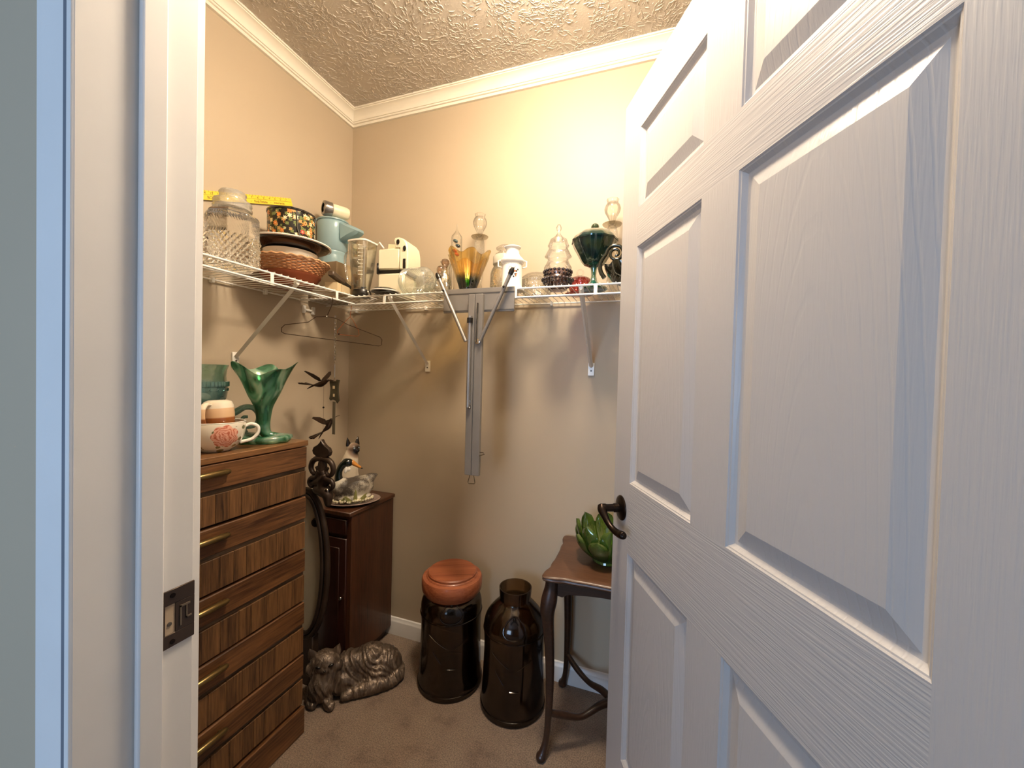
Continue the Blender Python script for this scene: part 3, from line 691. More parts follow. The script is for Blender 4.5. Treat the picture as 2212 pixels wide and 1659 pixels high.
lathe_obj('lid', [(.0, .196), (.061, .196), (.064, .193), (.067, .195), (.067, .200), (.060, .204), (.02, .207), (0, .207)], AQUA, t, 48)
t = thing('flashlight', 'short cream flashlight with grey ring and dark lens lying on the aqua jug', 'flashlight', (-1.345, 1.40, Z0+.161+.239), rz=rad(62))
g = G().at((-.02, 0, 0), (0, PI/2, 0)); g.lathe([(0, 0), (.026, 0), (.0275, .004), (.0275, .06), (.024, .072), (0, .075)], 30); g.obj('barrel', CREAM, t)
g = G().at((-.055, 0, 0), (0, PI/2, 0)); g.lathe([(.020, .0), (.0300, .001), (.032, .005), (.0315, .034), (.028, .037), (.0, .037)], 36); g.obj('head_ring', plain('grey chrome', '#9b958e', .22, .8), t)
g = G().at((-.050, 0, 0), (0, PI/2, 0)); g.lathe([(0, -.002), (.012, .0), (.021, .002), (.021, .006), (0, .006)], 30); g.obj('lens', plain('dark lens', '#2a1d18', .08, .2, coat=1), t)
# blender jar
t = thing('blender_jar', 'clear glass blender jar with black base and white rim at the shelf corner', 'blender jar', (-1.148, 1.345, Z0))
def sq4(t_, r, z):
    k = 1/((abs(math.cos(t_))**4+abs(math.sin(t_))**4)**.25); m = min(1, max(0, (z-.03)/.05)); return (r*((1-m)+m*k*.93), z)
lathe_obj('jar_glass', wallprof([(0, .026), (.031, .026), (.032, .04), (.034, .06), (.042, .11), (.049, .19), (.0505, .222)], .0025), thin_glass('blender glass', (.93, .93, .9), (.35, .34, .3), dens=.07, facet=28), t, 56, sq4)
lathe_obj('rim', [(.0505, .219), (.0535, .220), (.0535, .226), (.0495, .228), (.047, .226)], CERAM, t, 56, lambda a, r, z: (r/((abs(math.cos(a))**4+abs(math.sin(a))**4)**.25)*.93, z))
lathe_obj('collar', [(0, 0), (.036, 0), (.0375, .004), (.036, .024), (.034, .028), (0, .028)], BLACKP, t, 24, lambda a, r, z: (r*(1+.015*(1 if int(a/(PI/12)) % 2 else 0)), z), smooth=25)
g = G().at((0, 0, 0), (0, 0, rad(200))); pts = interp([(.046, 0, .185), (.066, 0, .178), (.072, 0, .150), (.066, 0, .10), (.056, 0, .062), (.038, 0, .055)], 5); g.tube(pts, .0052, 8, flat=1.6); g.obj('handle', CLEARP, t)
g = G()
for i in range(9): g.at((0, 0, .085+i*.0145), (0, 0, rad(-60))).box((.040+.0007*i*1.2, -.010, -.001), (.0415+.0012*i, .010, .001))
g.at().obj('measure_marks', CERAM, t)
G().at((0, 0, .028)).lathe([(0, 0), (.008, 0), (.007, .014), (0, .016)], 12).box((-.022, -.003, .010), (.022, .003, .012)).obj('blade', plain('dark steel blade', '#3b3833', .3, .9), t)
# small box with a dark tool lying over it
t = thing('small_carton', 'small cream carton between wicker tray and blender jar', 'box', (-1.200, 1.262, Z0), rz=rad(16))
G().box((-.024, -.050, 0), (.028, .050, .034), .001).obj('carton', CARD, t); G().box((-.0245, -.02, .0005), (.0285, -.018, .0345)).obj('flap_seam', plain('carton seam', '#8f7d5c', .8), t)
t = thing('dark_bar_tool', 'long dark brown bar-shaped tool lying aslant over the small carton', 'utensil', (-1.185, 1.262, Z0+.050), rot=(rad(-7), 0, rad(16)))
G().box((-.012, -.075, -.008), (.012, .020, .014), .004).obj('handle', plain('dark brown plastic', '#4a3b2c', .45, vary=.1), t); G().box((-.009, .018, -.006), (.009, .080, .008), .003).obj('shaft', plain('dark grey metal', '#3c3934', .4, .5), t)
# cream ice crusher
t = thing('ice_crusher', 'cream upright kitchen appliance with black band on the back shelf', 'appliance', (-1.035, 1.44, Z0), rz=rad(6))
G().box((-.070, -.055, 0), (.052, .06, .105), .008).obj('base_housing', CREAM, t)
g = G().at((-.009, 0, .117)); g.box((-.060, -.052, -.012), (.060, .058, .0)); g.obj('black_band', BLACKP, t)
G().box((-.066, -.060, .117), (.035, .06, .205), .006).obj('upper_housing', CREAM, t)
out = [(.035, .117), (.070, .112), (.074, .13), (.072, .19), (.066, .222), (.052, .240), (.030, .248), (.012, .246), (.008, .236), (.014, .206), (.035, .204)]
G().prism(out, -.062, .055, .004).obj('side_arm', CREAM, t)
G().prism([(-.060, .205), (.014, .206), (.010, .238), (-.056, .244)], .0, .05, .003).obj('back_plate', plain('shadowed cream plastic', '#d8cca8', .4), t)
for x, z, r in ((.028, .228, .009), (.058, .200, .009)): G().at((x, -.0635, z), (PI/2, 0, 0), (.8, 1.25, 1)).lathe([(0, 0), (r, 0), (r*.8, .003), (0, .004)], 18).obj('dial', BLACKP, t)
G().box((.052, -.0645, .118), (.064, -.060, .158), .001).obj('slot', BLACKP, t); G().box((-.071, -.062, .10), (-.062, -.05, .145), .002).obj('hinge_tab', BLACKP, t)
G().tube([(-.074, -.05, .226), (-.062, -.055, .232), (-.040, -.058, .206)], .0035, 8).obj('wire_bail', CERAM, t)
t = thing('black_dish', 'small black dish with white rim lying in front of the cream appliance', 'dish', (-1.025, 1.335, Z0+.002))
lathe_obj('dish', [(0, .0), (.034, .0), (.052, .007), (.056, .012), (.054, .014), (.045, .022), (.02, .029), (0, .031)], BLKENAM, t); lathe_obj('rim', [(.052, .009), (.0585, .0115), (.0585, .0145), (.0535, .0145)], CERAM, t)
t = thing('spatula', 'small white plastic spatula between blender jar and black dish', 'utensil', (-1.088, 1.315, Z0+.003), rz=rad(35))
G().box((-.003, -.045, 0), (.003, .03, .005), .0015).obj('handle', CERAM, t); G().prism([(-.009, 0), (.009, 0), (.009, .002), (-.009, .002)], .03, .06).obj('blade', CERAM, t)
# glass jar lying on its side with threaded neck
t = thing('lying_jar', 'pale green ribbed glass jar lying on its side on the back shelf', 'jar', (-.948, 1.372, Z0+.0555), rz=rad(-12))
PALEG = thin_glass('pale green glass', (.90, .93, .88), (.40, .45, .40), dens=.12, facet=45, opac=.12)
pf = [(.040, 0), (.050, .002)]+[(.0530-.0050*math.cos((z-.004)/.0095*2*PI)*.5-.001, z) for z in np.linspace(.004, .042, 34)]+[(.053, .046), (.052, .095), (.048, .112), (.036, .124), (.028, .128), (0, .128)]
G().at((0, 0, 0), (0, PI/2, 0)).lathe(pf, 44).obj('jar_body', PALEG, t)
# two clear stoppered cruets
for i, (x, y, tilt, lab) in enumerate(((-.885, 1.47, rad(14), 'clear glass cruet with round stopper, tilted behind the lying jar'), (-.770, 1.350, rad(4), 'clear glass cruet with round amber-tinted stopper left of the amber vase'))):
    t = thing('glass_cruet', lab, 'cruet', (x, y, Z0+(.0085 if i == 0 else .003)), rot=(0, tilt, rad(20)))
    lathe_obj('bottle', wallprof([(0, 0), (.028, 0), (.033, .006), (.034, .03), (.027, .055), (.013, .075), (.010, .095), (.013, .102)], .002), CLEARP, t, 32)
    lathe_obj('stopper', [(0, .094), (.007, .096), (.009, .103), (.006, .107), (.012, .112), (.017, .124), (.0145, .136), (.007, .142), (0, .143)] if i == 0 else [(0, .088), (.007, .09), (.009, .097), (.006, .100), (.012, .104), (.0165, .114), (.0145, .124), (.007, .129), (0, .130)], thin_glass('smoky stopper glass', (.78, .66, .58), (.30, .2, .15), dens=.05) if i == 0 else MATS['smoky stopper glass'], t, 24)
t = thing('glass_decanter', 'tall clear glass decanter with flared lip behind the left cruet', 'decanter', (-.868, 1.55, Z0))
lathe_obj('bottle', wallprof([(0, 0), (.036, 0), (.042, .008), (.041, .05), (.030, .09), (.018, .12), (.015, .150), (.021, .172), (.027, .182)], .002), CLEAR, t, 32)
# galileo thermometer
t = thing('glass_thermometer', 'slim clear glass tube with floating blue and red bulbs behind the amber vase', 'thermometer', (-.793, 1.50, Z0))
lathe_obj('tube', [(0, 0), (.026, 0), (.027, .004), (.020, .014), (.0225, .020), (.0225, .268), (.0215, .272), (.012, .284), (.004, .296), (.002, .322), (0, .323)], CLEAR, t, 28)
for z, x, col, nm in ((.253, -.006, '#14424a', 'teal'), (.232, .006, '#17343f', 'blue'), (.212, -.009, '#a8452e', 'rust'), (.196, .002, '#c4512f', 'orange'), (.150, -.004, '#7c2a22', 'red')):
    G().at((x, 0, z), (0, rad(25), 0), (1.25, 1, .75)).ball((0, 0, 0), .0098, 16, 10).obj('float_bulb', plain(nm+' liquid', col, .1, coat=1), t, label='%s float bulb' % nm)
    G().at((x, 0, z-.010)).lathe([(0, 0), (.004, .001), (.004, .003), (0, .004)], 10).obj('tag', CHROME, t)
# amber vase
m_, nt_, b_ = None, None, None
vm = thin_glass('amber to green glass', (.97, .82, .48), (.70, .44, .12), dens=.05)
nt_ = vm.node_tree
trn = [n for n in nt_.nodes if n.type == 'BSDF_TRANSPARENT'][0]; old = trn.inputs['Color'].links[0].from_socket
sz_ = N(nt_, 'ShaderNodeSeparateXYZ'); L(nt_, coords(nt_), 0, sz_, 0); rz_ = ramp(nt_, [(.014/.17, S('#0f3a2c')), (.045/.17, S('#3f6a2c')), (.075/.17, (1, 1, 1))]); nt_.links.new(math_(nt_, 'MULTIPLY', sz_.outputs[2], 1/.17), rz_.inputs[0])
mm_ = N(nt_, 'ShaderNodeMix', data_type='RGBA', blend_type='MULTIPLY'); mm_.inputs[0].default_value = 1; nt_.links.new(old, mm_.inputs[6]); L(nt_, rz_, 0, mm_, 7); nt_.links.new(mm_.outputs[2], trn.inputs['Color'])
t = thing('amber_vase', 'amber glass vase fading to green with a splashed wavy rim, on the back shelf', 'vase', (-.679, 1.385, Z0), rz=rad(10))
def splash(a, r, z):
    u = max(0, z/.15); w = .8*math.cos(6*a+.6)+.3*math.cos(3*a); f = u**1.4
    return (r*(1+.075*w*f+.022*math.cos(18*a)*u), z+f*(.013*w))
pv = [(0, .004), (.018, .002), (.030, .0), (.034, .006), (.032, .014)]+[(.034+.047*((z-.02)/.13)**1.1, z) for z in np.linspace(.02, .15, 18)]
pv += [(r-.004, z) for r, z in reversed(pv[4:])]
lathe_obj('vase_body', pv, vm, t, 100, splash, smooth=70)
# candlesticks with hurricane cups
for x, y, lab, rz_v in ((-.703, 1.535, 'tall clear glass candlestick with tulip cup behind the amber vase', 0), (-.157, 1.545, 'tall clear glass candlestick with tulip cup beside the door edge', 0)):
    t = thing('glass_candlestick', lab, 'candlestick', (x, y, Z0))
    lathe_obj('foot', [(0, .001), (.045, 0), (.047, .005), (.040, .012), (.022, .024), (.012, .04), (.010, .046)], CLEARP, t)
    lathe_obj('stem', [(.010, .046), (.015, .06), (.011, .075), (.016, .10), (.021, .14), (.022, .20), (.021, .245), (.017, .262), (.012, .268)], CLEARP, t, 12, smooth=20)
    lathe_obj('drip_pan', [(.010, .267), (.034, .270), (.037, .274), (.033, .276), (.014, .273), (.010, .274)], thin_glass('drip pan glass', (.8, .76, .66), (.3, .27, .2), dens=.08) if 'drip pan glass' not in MATS else MATS['drip pan glass'], t)
    lathe_obj('tulip_cup', wallprof([(0, .274), (.008, .274), (.012, .288), (.017, .300), (.027, .318), (.030, .332), (.026, .346), (.0195, .356), (.0215, .364), (.023, .367)], .0018), CLEAR, t, 48, lambda a, r, z: (r*(1+.04*math.cos(8*a)), z))
# tall clear jar behind the white one
t = thing('glass_jar', 'clear glass jar with wide domed lid, behind the white milk-can jar', 'jar', (-.572, 1.50, Z0))
lathe_obj('jar_body', wallprof([(0, 0), (.052, 0), (.058, .006), (.060, .04), (.058, .10), (.052, .118), (.046, .128), (.045, .134)], .0025), CLEARP, t, 16, smooth=30)
lathe_obj('collar_band', [(.046, .134), (.049, .136), (.049, .166), (.044, .172), (.043, .166)], plain('grey glass collar', '#b9b3a2', .25), t)
lathe_obj('lid', [(.0, .172), (.044, .172), (.040, .178), (.026, .184), (.024, .190), (.036, .197), (.037, .203), (.024, .212), (0, .215)], CLEARP, t)
# white milk-can jar
t = thing('milk_can_jar', 'white ceramic milk-can jar with a painted goose and checked ribbon', 'jar', (-.495, 1.375, Z0))
lathe_obj('jar_body', wallprof([(0, 0), (.044, 0), (.047, .003), (.047, .008), (.040, .013), (.0375, .018), (.0375, .098), (.042, .102), (.044, .106), (.044, .112), (.040, .118), (.030, .128), (.0255, .136), (.0245, .152), (.028, .157), (.0305, .159), (.0305, .162)], .003), CERAM, t, 48)
for s in (-1, 1):
    a0 = rad(-70)+s*rad(88); G().tube([(.043*math.cos(a0), .043*math.sin(a0), .112), (.052*math.cos(a0), .052*math.sin(a0), .110), (.052*math.cos(a0), .052*math.sin(a0), .090), (.038*math.cos(a0), .038*math.sin(a0), .086)], .003, 8).obj('side_handle', CERAM, t)
def decal(a_deg, z, w, h, r=.0379): 
    V = []; 
    for k in range(5):
        a = rad(a_deg)+(k/4-.5)*w/r
        for zz in (z-h/2, z+h/2): V.append((r*math.cos(a), r*math.sin(a), zz))
    return V, [(2*k, 2*k+2, 2*k+3, 2*k+1) for k in range(4)]
PRK = plain('black glaze print', '#241a14', .3); PRO = plain('orange glaze print', '#d8652c', .3); PRW = plain('grey glaze line', '#8d8578', .3)
g = G()
for a, z in ((-62, .074), (-46, .066), (-54, .055), (-38, .072), (-62, .046)): g.add(*decal(a, z, .0052, .006))
g.obj('check_print', PRK, t, 0)
g = G()
for a, z in ((-54, .066), (-46, .056), (-62, .065), (-50, .049)): g.add(*decal(a, z, .0050, .0055, .03785))
g.obj('ribbon_print', PRO, t, 0)
g = G()
for i in range(16): g.add(*decal(-150+i*11, .093, .0016, .003))
g.tube([(.0381*math.cos(rad(a)), .0381*math.sin(rad(a)), z) for a, z in ((-92, .070), (-88, .080), (-80, .083), (-70, .078), (-58, .079), (-50, .082))], .0005, 5)
g.obj('border_print', PRW, t, 0)
# clear cut bowl with lid
t = thing('cut_glass_bowl', 'low clear cut-glass bowl with starburst sides, right of the white jar', 'bowl', (-.436, 1.505, Z0))
lathe_obj('bowl', wallprof([(0, 0), (.045, 0), (.052, .004), (.062, .03), (.066, .056), (.067, .062)], .003), CLEARP, t, 72, lambda a, r, z: (r*(1+.012*math.cos(24*a)*(1 if z > .004 else 0)), z))
lathe_obj('lid', [(.067, .062), (.069, .066), (.066, .070), (.060, .078), (.045, .089), (.02, .096), (0, .097)], CLEAR, t, 48)
g = G()
for k in range(3):
    ca = rad(-100+k*42)
    for i in range(12):
        b0 = 2*PI*i/12; p = []
        for rr0 in (.004, .018):
            z = .032+rr0*math.sin(b0); a = ca+rr0*math.cos(b0)/.063; r = .0635+(z-.03)*.15; p.append((r*math.cos(a), r*math.sin(a), z))
        g.tube(p, [.0012, .0004], 4)
g.obj('starburst_cut', CLEAR, t)
# stacked tree jar with hobnail bowl
t = thing('tree_candy_jar', 'tiered clear glass tree-shaped candy jar with a dark beaded bowl', 'candy jar', (-.329, 1.40, Z0))
lathe_obj('glass_tree', [(.046, .070), (.050, .076), (.050, .082), (.044, .092), (.036, .110), (.040, .117), (.0485, .121), (.046, .126), (.034, .150), (.036, .156), (.0385, .160), (.036, .165), (.030, .182), (.026, .184), (.012, .196), (.005, .206), (.005, .212), (.0095, .220), (.010, .226), (.005, .236), (0, .238)], CLEAR, t, 48)
SMOKE = thin_glass('smoky plum glass', (.52, .42, .42), (.15, .1, .1), dens=.06)
lathe_obj('bowl', wallprof([(0, 0), (.030, 0), (.034, .004), (.040, .014), (.054, .034), (.052, .044), (.046, .052), (.048, .062), (.047, .070)], .003), SMOKE, t, 48)
BEAD = plain('dark lustre beads', '#33262a', .08, .55, coat=1, vary=.5)
g = G()
for z, r, n, br in ((.066, .049, 20, .0056), (.055, .047, 18, .0045), (.037, .054, 24, .0058), (.026, .049, 22, .0045), (.015, .042, 18, .0042)):
    for i in range(n):
        a = 2*PI*(i+.5*(int(z*1000) % 2))/n; g.ball((r*math.cos(a), r*math.sin(a), z), br, 10, 7)
bd = g.obj('beads', BEAD, t); bd['kind'] = 'stuff'
# pink covered dish
PINK = thin_glass('cranberry glass', '#d98a86', '#7a2528', dens=.06, facet=90)
t = thing('pink_glass_dish', 'pink pressed-glass covered dish with a clear ring finial', 'dish', (-.266, 1.505, Z0))
lathe_obj('plate', [(0, 0), (.04, 0), (.052, .004), (.055, .007), (.052, .008), (.04, .004), (0, .004)], PINK, t, 60, lambda a, r, z: (r*(1+.03*math.cos(16*a)), z))
lathe_obj('bowl', [(.02, .004), (.028, .006), (.040, .024), (.043, .044), (.044, .050)], PINK, t, 60, lambda a, r, z: (r*(1+.03*math.cos(20*a)), z))
lathe_obj('lid', [(.046, .050), (.044, .056), (.034, .066), (.014, .073), (.006, .075), (0, .075)], PINK, t, 60, lambda a, r, z: (r*(1+.03*math.cos(20*a)), z))
G().tube([(.012*math.sin(a), 0, .086-.012*math.cos(a)) for a in np.linspace(0, 2*PI, 20, endpoint=False)], .0028, 8, closed=True).obj('ring_finial', CLEAR, t)
# carnival compote
CARN = plain('carnival glass', '#0f2a2c', .06, .45, coat=1, nscale=60, nstr=.35, vary=.5)
m_ = CARN; nt_ = m_.node_tree; b_ = nt_.nodes['Principled BSDF']; n_ = N(nt_, 'ShaderNodeTexNoise'); n_.inputs['Scale'].default_value = 22; n_.inputs['Detail'].default_value = 3; L(nt_, coords(nt_), 0, n_, 'Vector')
rr_ = ramp(nt_, [(.30, S('#0c1f26')), (.45, S('#173a38')), (.58, S('#36482a')), (.70, S('#1c1826'))]); L(nt_, n_, 'Fac', rr_, 0); L(nt_, rr_, 0, b_, 'Base Color')
t = thing('carnival_compote', 'iridescent dark teal footed compote with domed lid on the back shelf', 'compote', (-.203, 1.42, Z0))
wav = lambda a, r, z: (r*(1+.02*math.cos(12*a)), z)
lathe_obj('foot', [(0, .001), (.046, 0), (.050, .004), (.044, .010), (.026, .018), (.013, .03), (.009, .05), (.010, .07), (.014, .082)], thin_glass('teal stem glass', '#3f9a80', '#103a38', dens=.15, opac=.25), t, 48)
lathe_obj('bowl', wallprof([(.0, .078), (.014, .080), (.034, .088), (.044, .100), (.058, .126), (.072, .150), (.078, .168)], .003), CARN, t, 72, wav)
lathe_obj('lid', [(.080, .168), (.081, .173), (.074, .184), (.055, .200), (.034, .208), (.016, .211), (.012, .214), (.0145, .222), (.012, .230), (.005, .235), (0, .236)], CARN, t, 72, wav)
# scroll handled dish
DGREEN = plain('dark olive lustre glass', '#2c2d20', .1, .5, coat=1, vary=.4, nscale=30, nstr=.3)
t = thing('scroll_dish', 'dark olive lustre glass dish with a curled scroll handle, by the door edge', 'dish', (-.075, 1.365, Z0))
lathe_obj('bowl', wallprof([(0, 0), (.035, 0), (.050, .006), (.072, .026), (.082, .048), (.085, .062)], .005), DGREEN, t, 72, lambda a, r, z: (r*(1+.04*math.cos(9*a)*min(1, z/.05)), z+.004*math.cos(9*a)*min(1, z/.05)))
pts = []
for k in range(46):
    u = k/45
    if u < .35: q = u/.35; pts.append((-.080+.004*q-.032*q*(1-q)*2.2-.028*q*q*0, -.030, .020+.078*q, .0075-.001*q))
    else:
        q = (u-.35)/.65; a = PI-q*3.6*PI; r = .030*(1-.78*q); pts.append((-.076+.030+r*math.cos(a)-.0, -.030, .098+r*math.sin(a), .0065-.003*q))
G().tube([p[:3] for p in pts], [p[3] for p in pts], 10).obj('scroll_handle', DGREEN, t)

# ---------------------------------------------------------------- things hanging at the shelves
# grey folding stand hooked over the shelf front
t = thing('folding_stand', 'grey metal folding stand with black-tipped arms hung over the back shelf front', 'stand', (-.594, 1.285, 1.555))
g = G(); g.box((-.030, -.006, -.645), (-.006, .010, .004), .0015); g.box((-.003, -.006, -.645), (.026, .010, .004), .0015); g.box((-.008, -.001, -.645), (.0, .008, .004)); g.obj('channel', GREYMET, t, 20)
G().box((-.140, .0115, -.058), (.138, .0165, .0285), .001).obj('cross_plate', GREYMET, t)
g = G(); g.box((-.140, .0095, -.052), (.138, .0115, -.049)); g.box((-.140, .0095, .010), (.138, .0115, .013)); g.obj('plate_ridge', plain('grey metal ridge', '#6b6761', .5, .3), t)
G().tube([(-.019, -.013, -.40), (-.019, -.013, -.075)], .0075, 12).obj('tube', ALU, t)
G().at((-.019, -.013, -.10)).lathe([(0, 0), (.0105, 0), (.0105, .018), (0, .018)], 20).obj('collar', BLACKP, t)
for s, x0, x1 in ((-1, -.033, -.150), (1, .022, .132)):
    a_ = G().tube([(x0, -.013, -.165), (x1, -.013, .070)], .0068, 10).obj('arm', ALU if s < 0 else GREYMET, t)
    d_ = Vector((x1-x0, 0, .235)).normalized(); p = Vector((x1, -.013, .070))
    G().tube([tuple(p-d_*.008), tuple(p+d_*.006), tuple(p+d_*.016)], [.0085, .0095, .0055], 14).obj('rubber_tip', BLACKP, a_)
    q = Vector((x0, -.013, -.165))+d_*.205; G().ball(tuple(q+Vector((0, -.008, 0))), .0045, 10, 8).obj('rivet', BLACKP, a_)
G().tube([(.006, -.010, -.168), (.010, -.012, -.03)], .0032, 8).obj('spring_rod', CHROME, t)
G().at((.010, -.006, -.165), (PI/2, 0, 0)).lathe([(0, 0), (.010, 0), (.010, .004), (.006, .005), (0, .005)], 18).obj('pivot_washer', CHROME, t)
G().tube([(-.024, -.008, -.395), (-.024, -.011, -.372), (-.018, -.013, -.362), (-.012, -.011, -.374), (-.011, -.009, -.392)], .0022, 7).obj('hook', CHROME, t)
G().ball((-.013, -.012, -.402), .005, 10, 8).obj('hook_rivet', CHROME, t)
G().tube([(-.010, .0, -.643), (-.018, 0, -.672), (-.014, 0, -.677), (.008, 0, -.675), (.010, 0, -.671), (.004, 0, -.643)], .0014, 6).obj('wire_loop', CHROME, t)
G().tube([(.024, .0, -.560), (.042, -.004, -.560), (.046, -.004, -.565), (.026, -.004, -.572)], .0018, 6).obj('side_clip', CHROME, t)
# wire hanger
RUST = plain('dark brown wire', '#3c2a1a', .4, .7); COPPER = plain('copper wire', '#a8643e', .3, .8)
t = thing('wire_hanger', 'dark wire clothes hanger hanging from the left shelf rod near the corner', 'hanger', (-1.145, 1.175, 1.5415), rz=rad(47))
hp = [(-.006, 0, .002), (-.004, 0, .0062), (.002, 0, .0064), (.0055, 0, .001), (.003, 0, -.020), (-.006, 0, -.045), (-.014, 0, -.066)]
G().tube(interp(hp, 4), .0014, 6).obj('hook', RUST, t)
bx = [(-.014, 0, -.066), (-.050, 0, -.070), (-.075, 0, -.092), (-.150, 0, -.108), (-.160, 0, -.120), (-.160, 0, -.134), (-.150, 0, -.140), (.175, 0, -.165), (.186, 0, -.160), (.187, 0, -.140), (.180, 0, -.130), (.060, 0, -.090), (.020, 0, -.070), (-.014, 0, -.066)]
G().tube(bx, .0013, 6).obj('wire_frame', RUST, t)
G().ball((-.014, 0, -.066), .004, 10, 8).obj('wire_twist', CHROME, t)
# copper hanger with chain
t = thing('copper_hanger', 'small copper wire hanger on the back shelf lip rod at the corner', 'hanger', (-1.172, 1.3060, 1.5460), rz=rad(28))
G().tube(interp([(-.005, 0, .002), (-.002, 0, .0055), (.004, 0, .004), (.005, 0, -.004), (.002, 0, -.03), (.0, 0, -.05)], 4), .0012, 6).obj('hook', COPPER, t)
G().tube([(0, 0, -.05), (-.016, 0, -.066), (-.048, 0, -.108), (-.050, 0, -.116), (-.040, 0, -.124), (.030, 0, -.128), (.036, 0, -.122), (.034, 0, -.106), (.012, 0, -.064), (0, 0, -.05)], .0012, 6).obj('wire_frame', COPPER, t)
G().ball((-.043, 0, -.122), .004, 10, 8).obj('bead', BRONZE, t)
t = thing('hummingbird_mobile', 'dark metal wind mobile with two hummingbirds hanging on a chain in the corner', 'mobile', (-1.205, 1.262, 1.49))
g = G()
for i in range(16):
    z = -i*.0118; rz_ = PI/2*(i % 2)
    pts = [(.0036*math.sin(a), 0, z-.0078*math.cos(a)) for a in np.linspace(0, 2*PI, 12, endpoint=False)]
    g.at((0, 0, 0), (0, 0, rz_)).tube(pts, .0010, 5, closed=True)
g.at(); g.tube([(0, 0, -.19), (0, 0, -.245)], .0009, 5); ch_ = g.obj('chain', CHROME, t)
MOB = plain('dark patinated metal', '#33241a', .4, .6, vary=.3)
def bird(par, c, rz_, size, dive):
    root = blob('bird_body', [('t', [(0, 0, 0), (.025, 0, .002), (.045, 0, .010)], [.004, .0105, .008]), ('s', (.052, 0, .016), (.0085, .007, .0075)), ('t', [(-.002, 0, 0), (-.03, 0, -.012)], [.004, .002])], MOB, par, .0022, 3)
    root.location = c; root.rotation_euler = (0, dive, rz_); root.scale = (size,)*3
    G().tube([(.058, 0, .016), (.078, 0, .014), (.092, 0, .008)], [.0022, .0013, .0006], 6).obj('beak', MOB, root)
    for s in (-1, 1):
        V = []; out = [(0, 0), (.008, .02), (.002, .045), (-.012, .066), (-.020, .064), (-.018, .04), (-.016, .018), (-.010, 0)]
        for dz in (0, .0012):
            for x, y in out: V.append((.034+x, s*(y+.006), .014+y*.55+dz))
        n = len(out); G().add(V, [tuple(range(n)), tuple(range(n, 2*n))]+[(i, (i+1) % n, n+(i+1) % n, n+i) for i in range(n)]).obj('wing', MOB, root, 20)
    for s in (-1, 0, 1):
        G().at((-.002, 0, 0), (0, rad(-12), rad(180+s*22))).prism([(0, -.001), (.05, -.004), (.055, .0), (.05, .002), (0, .001)], -.004, .004, .001).obj('tail_feather', MOB, root)
bird(t, (-.085, -.02, -.278), rad(10), 1.1, rad(-4))
bird(t, (-.045, -.01, -.465), rad(65), 1.0, rad(-38))
g = G(); out = [(-.024, .046), (-.012, .044), (-.006, .038), (.006, .038), (.012, .046), (.026, .044), (.022, .030), (.020, .010), (.022, -.010), (.026, -.038), (.016, -.050), (.008, -.040), (-.006, -.036), (-.018, -.040), (-.024, -.034), (-.020, -.012), (-.019, .012), (-.023, .030)]
g.at((0, 0, -.298)).prism(out, -.003, .003, .001); g.obj('centre_plaque', plain('grey green cast metal', '#4c4737', .5, .5, nscale=90, nstr=.5, vary=.3), t)
G().at((0, 0, -.298)).box((-.005, -.0045, .008), (.004, -.003, .020)).box((-.003, -.0045, -.024), (.004, -.003, -.012)).obj('plaque_inlay', CARD, t)
G().box((-.0075, -.0012, -.475), (.0065, .0012, -.342), .0005).obj('flat_strap', plain('dull grey strap', '#6b6353', .5, .4), t)
G().tube([(-.045, -.01, -.27), (-.045, -.01, -.46)], .0005, 5).obj('string', RUST, t); G().ball((-.045, -.01, -.367), .0042, 10, 8).obj('string_bead', BRONZE, t)
G().tube([(0, 0, -.24), (-.004, 0, -.255)], .0008, 5).obj('wire_link', RUST, t); G().tube([(-.045, -.01, -.495), (-.045, -.01, -.53)], .0006, 5).obj('lower_string', RUST, t)
def fc(x, y):
    """yaw that turns a thing's local x across the line of sight from the doorway"""
    return math.atan2(-x, y)
TOPZ = DTOP
# ---------------------------------------------------------------- things on the chest
TEAL = thin_glass('teal pressed glass', '#9cc4c2', '#5f8f92', dens=.06, opac=.16)
PALET = thin_glass('pale green pressed glass', '#dbe9dd', '#a5c2b2', dens=.05, opac=.08, facet=45)
t = thing('punch_bowl', 'teal glass footed bowl with pale ribbed rim at the back of the chest', 'bowl', (-1.337, .800, TOPZ+.001))
rib = lambda a, r, z: (r*(1+.012*math.cos(60*a)), z)
lathe_obj('foot', [(0, .001), (.058, 0), (.060, .005), (.045, .012), (.024, .03), (.018, .06), (.024, .085), (.032, .094)], TEAL, t)
lathe_obj('bowl', wallprof([(0, .092), (.030, .094), (.064, .104), (.090, .122), (.103, .146), (.106, .172), (.1065, .184)], .003), TEAL, t, 60)
lathe_obj('beaded_ridge', [(.102, .182), (.1085, .184), (.1085, .198), (.102, .200)], TEAL, t, 180, rib, smooth=20)
lathe_obj('pale_rim', [(.103, .199), (.101, .215), (.103, .235), (.108, .250), (.1065, .251), (.100, .232), (.099, .215), (.101, .200)], PALET, t, 72)
g = G()
for i in range(24):
    a = 2*PI*i/24; g.tube([(.1065*math.cos(a+d*.05), .1065*math.sin(a+d*.05), .176-.006*abs(d)) for d in (-1, -.5, 0, .5, 1)], .002, 5)
g.obj('scallop_relief', TEAL, t)
GREENG = thin_glass('swirled green glass', '#7fc3a0', '#2f7a52', dens=.05, opac=.34)
nt_ = GREENG.node_tree
w_ = N(nt_, 'ShaderNodeTexNoise'); w_.inputs['Scale'].default_value = 13; w_.inputs['Distortion'].default_value = 2.2; w_.inputs['Detail'].default_value = 1; L(nt_, coords(nt_, (1, 1, .35), rot=(.2, .5, 0)), 0, w_, 'Vector')
rr_ = ramp(nt_, [(.38, S('#2f7f56')), (.50, S('#7dbb98')), (.62, S('#c8dfc9'))]); L(nt_, w_, 'Fac', rr_, 0)
